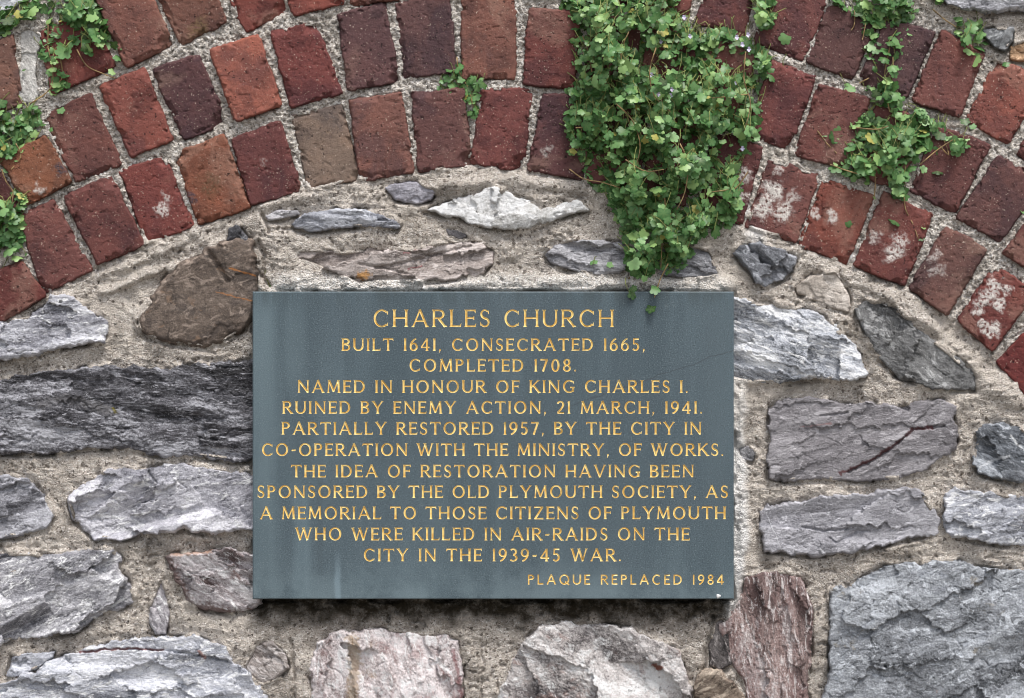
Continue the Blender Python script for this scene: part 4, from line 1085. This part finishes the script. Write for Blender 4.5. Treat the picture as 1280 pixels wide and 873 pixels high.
def make_plaque():
    kx = 1 - PH / (D * 1000)
    def wp(x, y, dep):      # point on the plaque's face, dep mm into the slab
        p = world_pt(x, y, PH)
        return Vector((p.x, p.y + dep / 1000.0, p.z))
    x0, y0, x1, y1 = PLQ
    front_v, front_f = [], []
    def rect(a, b, c, d):
        n = len(front_v)
        front_v.extend([(a, b), (a, d), (c, d), (c, b)]); front_f.append((n, n + 1, n + 2, n + 3))
    # front face in horizontal bands; each lettered band is divided into cells, each cell around one letter
    cb = 1.6            # chamfer
    fx0, fy0, fx1, fy1 = x0 + cb, y0 + cb, x1 - cb, y1 - cb
    ycur = fy0
    for (txt, lx0, lx1, ty, by, serif) in LINES:
        cap = by - ty
        bt, bb = ty - 2.0, by + 4.0
        rect(fx0, ycur, fx1, bt)
        gl = [None if c == ' ' else glyph(c, serif, .82 if cap > 20 else 1.0) for c in txt]
        wsum = sum(g.w for g in gl if g) * cap
        nsp = txt.count(' ')
        ngap = len(txt) - 1 - 2 * nsp
        # word space = 3.1 letter spaces
        unit = ((lx1 - lx0) - wsum) / (ngap + 3.1 * nsp)
        xc = fx0
        X = lx0
        lv, lf = [], []
        for gi, g in enumerate(gl):
            if g is None:
                continue
            # cell borders half way into the gaps on both sides
            cl, cr = X - unit * .5, X + g.w * cap + unit * .5
            cl = max(cl, xc)
            if cl > xc + 1e-4: rect(xc, bt, cl, bb)
            rnd = random.Random(hash_s(txt) + gi)
            jy = rnd.uniform(-.12, .12)
            pts, faces, edges = [], [], []
            pts += [(cl, -bb), (cr, -bb), (cr, -bt), (cl, -bt)]
            faces.append([0, 1, 2, 3])
            def tr(p): return (min(max(X + p[0] * cap, cl + .02), cr - .02), -(by + jy) + p[1] * cap)
            for p in g.polys:
                n = len(pts); pts += [tr(q) for q in p]; faces.append(list(range(n, n + len(p))))
            for sp in g.spines:
                n = len(pts); pts += [tr(q) for q in sp]; edges += [(n + k, n + k + 1) for k in range(len(sp) - 1)]
            vs, es, fs, ov, oe, of = delaunay_2d_cdt([Vector(p) for p in pts], edges, faces, 0, 1e-4)
            ins = [any(q > 0 for q in ids) for ids in of]
            inr = [len(ids) > 0 for ids in of]
            cnt = {}
            for f, a in zip(fs, ins):
                if not a: continue
                for k in range(len(f)):
                    e = (min(f[k], f[k - 1]), max(f[k], f[k - 1])); cnt[e] = cnt.get(e, 0) + 1
            bnd = [e for e, c in cnt.items() if c == 1]
            A = np.array([vs[e[0]][:] for e in bnd]); B = np.array([vs[e[1]][:] for e in bnd])
            bset = set(q for e in bnd for q in e)
            dep = []
            for vi, v in enumerate(vs):
                if vi in bset or not len(bnd): dep.append(0.0); continue
                wv = np.array(v[:]) - A; ev = B - A
                t = np.clip((wv * ev).sum(1) / ((ev * ev).sum(1) + 1e-12), 0, 1)
                dep.append(float(min(1.6, 1.35 * np.sqrt((((wv - ev * t[:, None])) ** 2).sum(1)).min())))
            mp, mq = {}, {}
            for f, a, r_ in zip(fs, ins, inr):
                if a:
                    q = []
                    for vi in f:
                        if vi not in mp: mp[vi] = len(lv); lv.append(wp(vs[vi][0], -vs[vi][1], dep[vi]))
                        q.append(mp[vi])
                    lf.append(tuple(q))
                elif r_:
                    q = []
                    for vi in f:
                        if vi not in mq: mq[vi] = len(front_v); front_v.append((vs[vi][0], -vs[vi][1]))
                        q.append(mq[vi])
                    front_f.append(tuple(q))
            xc = cr
            X += g.w * cap
            nxt = txt[gi + 1] if gi + 1 < len(txt) else ''
            X += 3.1 * unit if nxt == ' ' else unit
        rect(xc, bt, fx1, bb)
        ycur = bb
        o = py_object('inscription_line', lv, lf, M_GOLD, PLAQUE)
        o['label'] = 'incised gold line reading ' + txt.rstrip('.,')
    rect(fx0, ycur, fx1, fy1)
    # thin dense strip near the foot so that stains can vary: the slab's body follows
    V = [wp(x, y, 0) for (x, y) in front_v]
    F = list(front_f)
    n = len(V)
    # chamfer ring and sides
    for (ex, dp) in ((0.0, 0.0), (cb, 1.3), (cb, PH + 6)):
        for (qx, qy) in ((fx0 - ex, fy0 - ex), (fx0 - ex, fy1 + ex), (fx1 + ex, fy1 + ex), (fx1 + ex, fy0 - ex)):
            V.append(wp(qx, qy, dp))
    for ring in range(2):
        for k in range(4):
            a = n + ring * 4 + k; b = n + ring * 4 + (k + 1) % 4
            F.append((a, a + 4, b + 4, b))
    F.append((n + 8, n + 9, n + 10, n + 11)[::-1])
    o = py_object('slab', V, F, M_SLAB, PLAQUE, False, PLAQUE.location)
    at = o.data.attributes.new('tint', 'FLOAT_COLOR', 'POINT')
    at.data.foreach_set('color', np.zeros(len(V) * 4, np.float32))
    return o

def hash_s(t): return sum((i + 1) * ord(c) for i, c in enumerate(t))
slab = make_plaque()
bv, bf = [], []
for ring, (rr_, hh_) in enumerate(((2.9, 0.0), (2.5, 0.9), (1.4, 1.5))):
    for k in range(10):
        a = 2 * math.pi * k / 10
        rk = rr_ * (1 + .18 * math.sin(3 * a + 1))
        bv.append(world_pt(898 + rk * math.cos(a), 745.4 - rk * .9 * math.sin(a), PH - .2 + hh_))
for ring in range(2):
    for k in range(10):
        a, b = ring * 10 + k, ring * 10 + (k + 1) % 10
        bf.append((a, b, b + 10, a + 10))
bf.append(tuple(range(20, 30)))
py_object('lime_spot', bv, bf, plain_material('lime_white', (222, 222, 220), .8, .05), PLAQUE, True)

# ------------------------------------------------------------------ plants
def leaf_shape():
    """ivy-shaped leaf of five round lobes, unit width, base at the origin, tip along +Y"""
    ring = []
    N = 31
    for k in range(N):
        a = -152 + 304 * k / (N - 1)          # 0 = tip
        lob = abs(math.sin(math.pi * 5 * k / (N - 1))) ** 0.55
        r = 0.355 + 0.145 * lob + 0.03 * math.cos(R(a))
        ring.append((r * math.sin(R(a)), 0.30 + r * math.cos(R(a)) * 0.9, lob))
    return ring
LEAF = leaf_shape()

def make_plant(name, label, group, areas, nleaf, size, seed, stems=(), flowers=(), bulge=40, base=10, strays=()):
    rr = random.Random(seed)
    allp = [p for (ar, dens) in areas for p in ar]
    ax = sum(p[0] for p in allp) / len(allp); ay = min(p[1] for p in allp)
    root = empty(name, world_pt(ax, ay, 4))
    tag(root, label, 'plant', group)
    # pick leaf seats by rejection inside the areas
    tot = sum(d for _, d in areas)
    seats = []
    for (ar, dens) in areas:
        P = np.array(ar, float)
        want = int(nleaf * dens / tot)
        rng = np.random.default_rng(seed + len(seats))
        c = rng.uniform(P.min(0), P.max(0), (want * 40, 2))
        d = sdf(c[:, 0], c[:, 1], ar)
        clump = fbm(c[:, 0], c[:, 1], 0.03, 3, seed + 3)
        ok = (d > 0.5 - 3 * rng.random(len(c))) & (clump + rng.uniform(-.75, .75, len(c)) > -0.15)
        c, d = c[ok][:want], d[ok][:want]
        for (p, dd) in zip(c, d):
            env = base + bulge * math.sqrt(min(1.0, max(dd, 0) / 55.0))
            lump = 0.8 + 1.15 * float(fbm(np.array([p[0]]), np.array([p[1]]), 0.022, 2, seed + 9)[0])
            env = max(base, env * lump)
            seats.append((p[0], p[1], base + (env - base) * (rr.random() ** 0.7) + rr.uniform(-2, 3), 1.0))
    for (sx, sy, sh) in strays: seats.append((sx, sy, sh, rr.uniform(.9, 1.2)))
    V, F, at, rib = [], [], [], []
    SV, SF = [], []
    def tube(pts, r0, r1, SV, SF):
        n = len(SV); m = len(pts)
        for i, p in enumerate(pts):
            r = r0 + (r1 - r0) * i / (m - 1)
            q = Vector(pts[min(m - 1, i + 1)]) - Vector(pts[max(0, i - 1)])
            q.normalize()
            s = q.cross(Vector((0, 1, 0.1)))
            if s.length < 1e-5: s = Vector((1, 0, 0))
            s.normalize(); t = q.cross(s)
            for k in range(5):
                a = 2 * math.pi * k / 5
                SV.append(Vector(p) + (s * math.cos(a) + t * math.sin(a)) * r)
        for i in range(m - 1):
            for k in range(5):
                a = n + i * 5 + k; b = n + i * 5 + (k + 1) % 5
                SF.append((a, b, b + 5, a + 5))
    for (px, py, h, k) in seats:
        sz = size * rr.choice((.4, .5, .65, .8, .9, 1, 1, 1.1, 1.25, 1.5)) * rr.uniform(.85, 1.1) / 1000 * k
        c = world_pt(px, py, h)
        nrm = Vector((rr.gauss(0, .5), -1.0, 0.5 + rr.gauss(0, .5))).normalized()
        tip = Vector((rr.gauss(0, .8), 0, -0.55 + rr.gauss(0, .6)))
        tip = (tip - nrm * tip.dot(nrm)).normalized()
        sd_ = nrm.cross(tip)
        shade = min(.9, max(0, rr.gauss(.56, .26)))
        if rr.random() < .012: shade = 1.0
        if h < base + bulge * .3: shade = min(1, shade + .0)
        cup = rr.uniform(.05, .40) * rr.choice((-1, -1, 1))
        fold = rr.uniform(-.1, .25)
        droop = rr.uniform(.0, .35)
        n = len(V)
        def pt(x, y):
            z = cup * (x * x + (y - .3) ** 2) - fold * abs(x) - droop * max(0, y - .3) ** 2
            return c + (sd_ * x + tip * (y - .3) + nrm * z) * sz
        V.append(pt(0, .06)); at.append(shade); rib.append(1)
        V.append(pt(0, .36)); at.append(shade); rib.append(.55)
        m = len(LEAF)
        for (x, y, lob) in LEAF:
            V.append(pt(x * .55, .30 + (y - .30) * .55)); at.append(shade); rib.append(.45 * lob)
        for (x, y, lob) in LEAF:
            V.append(pt(x, y)); at.append(min(1, shade + .03)); rib.append(0)
        for q in range(m - 1):
            F.append((n + 1, n + 2 + q + 1, n + 2 + q))
            F.append((n + 2 + q, n + 2 + q + 1, n + 2 + m + q + 1, n + 2 + m + q))
        F.append((n + 0, n + 1, n + 2)); F.append((n + 0, n + 2 + m - 1, n + 1))
        F.append((n + 0, n + 2, n + 2 + m)); F.append((n + 0, n + 2 + 2 * m - 1, n + 2 + m - 1))
        # leaf stalk bending back up and in towards the wall
        if rr.random() < .36:
            b = pt(0, .06)
            L = rr.uniform(.012, .030)
            e = b + Vector((rr.uniform(-.6, .6), 0, rr.uniform(.3, 1.0))).normalized() * L
            e.y = min(-.006, b.y + rr.uniform(.004, .016))
            md = (b + e) / 2 + Vector((rr.uniform(-.003, .003), -.002, .002))
            tube([e, md, b], .00055, .00042, SV, SF)
    me = bpy.data.meshes.new('foliage')
    ctr = Vector(root.location)
    nl, nlf = len(V), len(F)
    F = F + [tuple(q + nl for q in f) for f in SF]
    V = V + SV; at += [.5] * len(SV); rib += [0] * len(SV)
    me.from_pydata([tuple(v - ctr) for v in V], [], F)
    a1 = me.attributes.new('leaf', 'FLOAT', 'POINT'); a1.data.foreach_set('value', np.array(at, np.float32))
    a2 = me.attributes.new('rib', 'FLOAT', 'POINT'); a2.data.foreach_set('value', np.array(rib, np.float32))
    me.polygons.foreach_set('use_smooth', [True] * len(me.polygons))
    me.materials.append(M_LEAF); me.materials.append(M_STEM)
    me.polygons.foreach_set('material_index', [0] * nlf + [1] * len(SF))
    fo = bpy.data.objects.new('foliage', me); COL.objects.link(fo); fo.location = ctr; child(fo, root)
    # trailing runners
    RV, RF = [], []
    for ln in stems:
        pts = []
        hh = ln[0]
        cps = ln[1]
        for i in range(len(cps) - 1):
            for k in range(5):
                t = k / 5.0
                p0 = cps[max(0, i - 1)]; p1 = cps[i]; p2 = cps[i + 1]; p3 = cps[min(len(cps) - 1, i + 2)]
                q = [0.5 * ((2 * p1[j]) + (-p0[j] + p2[j]) * t + (2 * p0[j] - 5 * p1[j] + 4 * p2[j] - p3[j]) * t * t + (-p0[j] + 3 * p1[j] - 3 * p2[j] + p3[j]) * t ** 3) for j in (0, 1)]
                pts.append(world_pt(q[0], q[1], hh + 2.5 * math.sin(i * 2.1 + k)))
        pts.append(world_pt(cps[-1][0], cps[-1][1], hh))
        RV, RF = [], []
        tube(pts, .0009, .0006, RV, RF)
        py_object('runner_stem', RV, RF, M_STEMR, root, True)
    for (fx, fy, fh) in flowers:
        fv, ff = [], []
        c = world_pt(fx, fy, fh)
        for k, (ang, ln) in enumerate(((70, 3.4), (110, 3.4), (200, 3.0), (270, 3.6), (340, 3.0))):
            n = len(fv)
            a = R(ang + rr.uniform(-12, 12)); ux = Vector((math.cos(a), -.25, math.sin(a))); vx = Vector((-math.sin(a), 0, math.cos(a)))
            ln = ln / 1000
            fv += [c, c + ux * ln * .6 + vx * ln * .42, c + ux * ln + Vector((0, -.0006, 0)), c + ux * ln * .6 - vx * ln * .42]
            ff += [(n, n + 1, n + 2, n + 3)]
        # short spur behind
        n = len(fv)
        fv += [c + Vector((-.001, .0006, .001)), c + Vector((.001, .0006, .001)), c + Vector((0, .0006, -.001)), c + Vector((0, .005, .001))]
        ff += [(n, n + 1, n + 3), (n + 1, n + 2, n + 3), (n + 2, n, n + 3)]
        py_object('flower', fv, ff, M_PETAL, root)
    return root

GRP = 'trailing plants rooted in the wall joints'
make_plant('trailing_plant', 'large bushy creeper hanging over the brick arch and tipping onto the plaque top', GRP,
  [([(712,-30),(702,0),(708,40),(711,85),(718,100),(708,130),(706,172),(710,188),(730,205),(738,228),(762,246),(800,262),(850,262),(905,290),(922,268),(926,240),(922,212),(936,190),(938,160),(910,135),(880,110),(870,70),(872,40),(850,14),(845,-30)], 8.6),
   ([(742,226),(762,246),(772,262),(780,292),(782,322),(792,346),(806,352),(838,348),(852,334),(862,312),(872,296),(900,284),(870,250),(800,240)], 2.2),
   ([(868,44),(905,36),(935,50),(966,72),(968,100),(950,135),(946,168),(926,186),(900,150),(880,110)], 1.35),
   ([(940,-10),(966,-10),(968,25),(956,36),(942,22)], .25)],
  3700, 11.8, 7,
  stems=[(22,[(742,30),(748,60),(744,95),(746,112)]),(44,[(876,124),(900,122),(935,118)]),(40,[(935,215),(920,235),(905,238),(890,240)]),(30,[(830,240),(832,270),(828,300),(826,335)]),
         (34,[(712,212),(730,224),(752,228),(778,236)]),(42,[(720,160),(740,158),(760,150)]),(14,[(790,345),(775,356),(760,360),(758,374)]),(40,[(835,330),(825,350),(818,372)]),
         (54,[(770,130),(790,150),(800,180),(796,205)]),(62,[(820,60),(812,90),(818,120),(838,140)]),(64,[(850,180),(860,205),(856,240),(846,262)]),(58,[(782,200),(806,214),(830,212)]),(52,[(786,40),(776,66),(782,96)]),(38,[(740,90),(734,60),(728,45)]),(30,[(890,90),(905,105),(915,110)]),(40,[(932,65),(930,100),(938,130),(930,165)])],
  flowers=[(921,47,40),(935,44,30),(928,56,36),(936,62,34),(862,46,30),(826,52,30),(814,94,46),(831,105,56),(823,118,56),(838,120,54),(855,22,28),(722,2,24),(928,186,30),(918,105,26),(840,112,50)],
  bulge=58, base=10, strays=[(792,361,40),(790,367,36),(818,362,42),(814,386,38),(742,328,20),(763,331,22),(858,311,40),(895,290,26),(936,152,22),(945,172,20),(806,348,44),(712,20,18)])
make_plant('trailing_plant', 'leafy creeper in the top left corner beside the brown brick', GRP,
  [([(60,-25),(118,-25),(128,10),(136,22),(136,45),(128,62),(112,66),(96,58),(82,72),(66,70),(48,80),(48,66),(60,48),(62,20)], 4),
   ([(-25,12),(20,18),(34,-5),(60,-5),(55,15),(40,22),(26,22),(10,40),(-25,40)], 1.3), ([(62,70),(84,72),(78,112),(66,118)], .35)],
  360, 13, 19, stems=[(16,[(38,130),(62,112),(66,90),(60,60)]),(16,[(96,62),(108,82),(128,92),(144,98)]),(14,[(75,72),(78,96),(66,112)]),(14,[(60,30),(60,60)])], bulge=24, base=10,
  strays=[(140,90,16),(146,72,16),(150,58,14),(142,56,16),(84,106,14),(76,138,13),(30,88,12)])
make_plant('trailing_plant', 'dense creeper at the left edge hanging down over three brick joints', GRP,
  [([(-30,125),(15,125),(30,138),(45,132),(50,150),(46,165),(30,180),(36,196),(20,212),(0,218),(-30,218)], 2.6), ([(-30,240),(14,240),(32,232),(33,250),(22,262),(30,282),(24,305),(10,320),(-30,320)], 2.0)],
  330, 13, 23, stems=[(20,[(2,212),(8,228),(16,240),(14,262)]),(18,[(20,180),(26,196),(14,212)])], bulge=26, base=12, strays=[(54,156,14),(54,194,13),(38,188,14),(34,218,14),(64,162,13),(32,318,14),(22,322,14),(1,347,13),(42,176,14)])
make_plant('trailing_plant', 'narrow creeper hanging straight down the upper right bricks', GRP,
  [([(1042,-30),(1042,6),(1060,14),(1078,24),(1086,50),(1086,84),(1094,110),(1116,112),(1124,90),(1126,60),(1132,36),(1150,12),(1180,4),(1180,-30)], 4), ([(1196,22),(1212,26),(1232,34),(1230,52),(1222,78),(1212,62),(1202,48)], .6), ([(1080,108),(1120,108),(1112,130),(1095,132)], .5)],
  300, 13, 29, stems=[(20,[(1112,60),(1106,90),(1104,115),(1096,120)]),(22,[(1116,72),(1116,95),(1108,112),(1092,122)]),(18,[(1166,12),(1180,24),(1195,34)]),(14,[(1068,14),(1068,30),(1064,38)]),(14,[(1082,30),(1078,50)]),(15,[(1086,98),(1074,104)])], bulge=24, base=11,
  strays=[(1136,41,14),(1137,53,14),(1126,82,14),(1062,110,13),(1058,106,12),(1134,10,18),(982,48,13),(1218,76,14),(1258,80,13),(1189,112,13),(970,106,13),(982,88,13)])
make_plant('trailing_plant', 'bushy creeper spreading below the narrow hanging one on the right bricks', GRP,
  [([(1060,158),(1078,140),(1096,148),(1112,160),(1136,146),(1150,134),(1160,150),(1182,158),(1178,176),(1160,190),(1146,206),(1136,228),(1120,222),(1098,214),(1080,220),(1056,212),(1040,206),(1058,196)], 5), ([(1040,172),(1052,162),(1048,178)], .1), ([(1112,216),(1138,214),(1132,246),(1122,244)], .35), ([(1190,178),(1208,172),(1206,186),(1192,188)], .3), ([(1118,118),(1128,112),(1126,150),(1116,150)], .25)],
  380, 13, 31, stems=[(28,[(1038,206),(1060,214),(1078,216),(1092,198)]),(20,[(1094,212),(1094,232),(1093,246)]),(16,[(1130,240),(1132,262),(1142,282),(1148,300)]),(26,[(1070,160),(1096,162),(1110,158)]),(22,[(1150,206),(1174,186),(1206,166)]),(20,[(1108,120),(1112,140)]),(16,[(1022,164),(1034,180),(1046,192)]),(18,[(1174,182),(1186,194),(1180,176)])], bulge=28, base=13,
  strays=[(1093,247,16),(1119,276,14),(1060,280,14),(1154,284,14),(1151,298,14),(1216,158,14),(1154,212,20),(1030,167,13),(1172,214,14),(1278,265,13),(1206,152,14),(1042,174,14),(1084,228,18),(1068,224,18)])
make_plant('small_plant', 'small sprig growing from the joint between two middle bricks', None,
  [([(552,98),(566,84),(580,98),(604,96),(606,106),(594,118),(596,138),(592,146),(582,132),(574,118),(560,124),(550,112)], 1)], 78, 12, 37, stems=[(13,[(571,72),(574,90),(586,112),(592,138)])], bulge=10, base=11, strays=[(602,100,14),(596,138,13),(592,144,13),(572,84,13)])
make_plant('small_plant', 'tiny seedling in the mortar gap at the top left corner of the plaque', None,
  [([(326,348),(336,346),(350,352),(348,364),(338,366),(328,360)], 1)], 6, 7, 41, stems=[(7,[(338,345),(336,356)])], bulge=3, base=8)

print('objects', len(bpy.data.objects), 'verts', sum(len(m.vertices) for m in bpy.data.meshes))
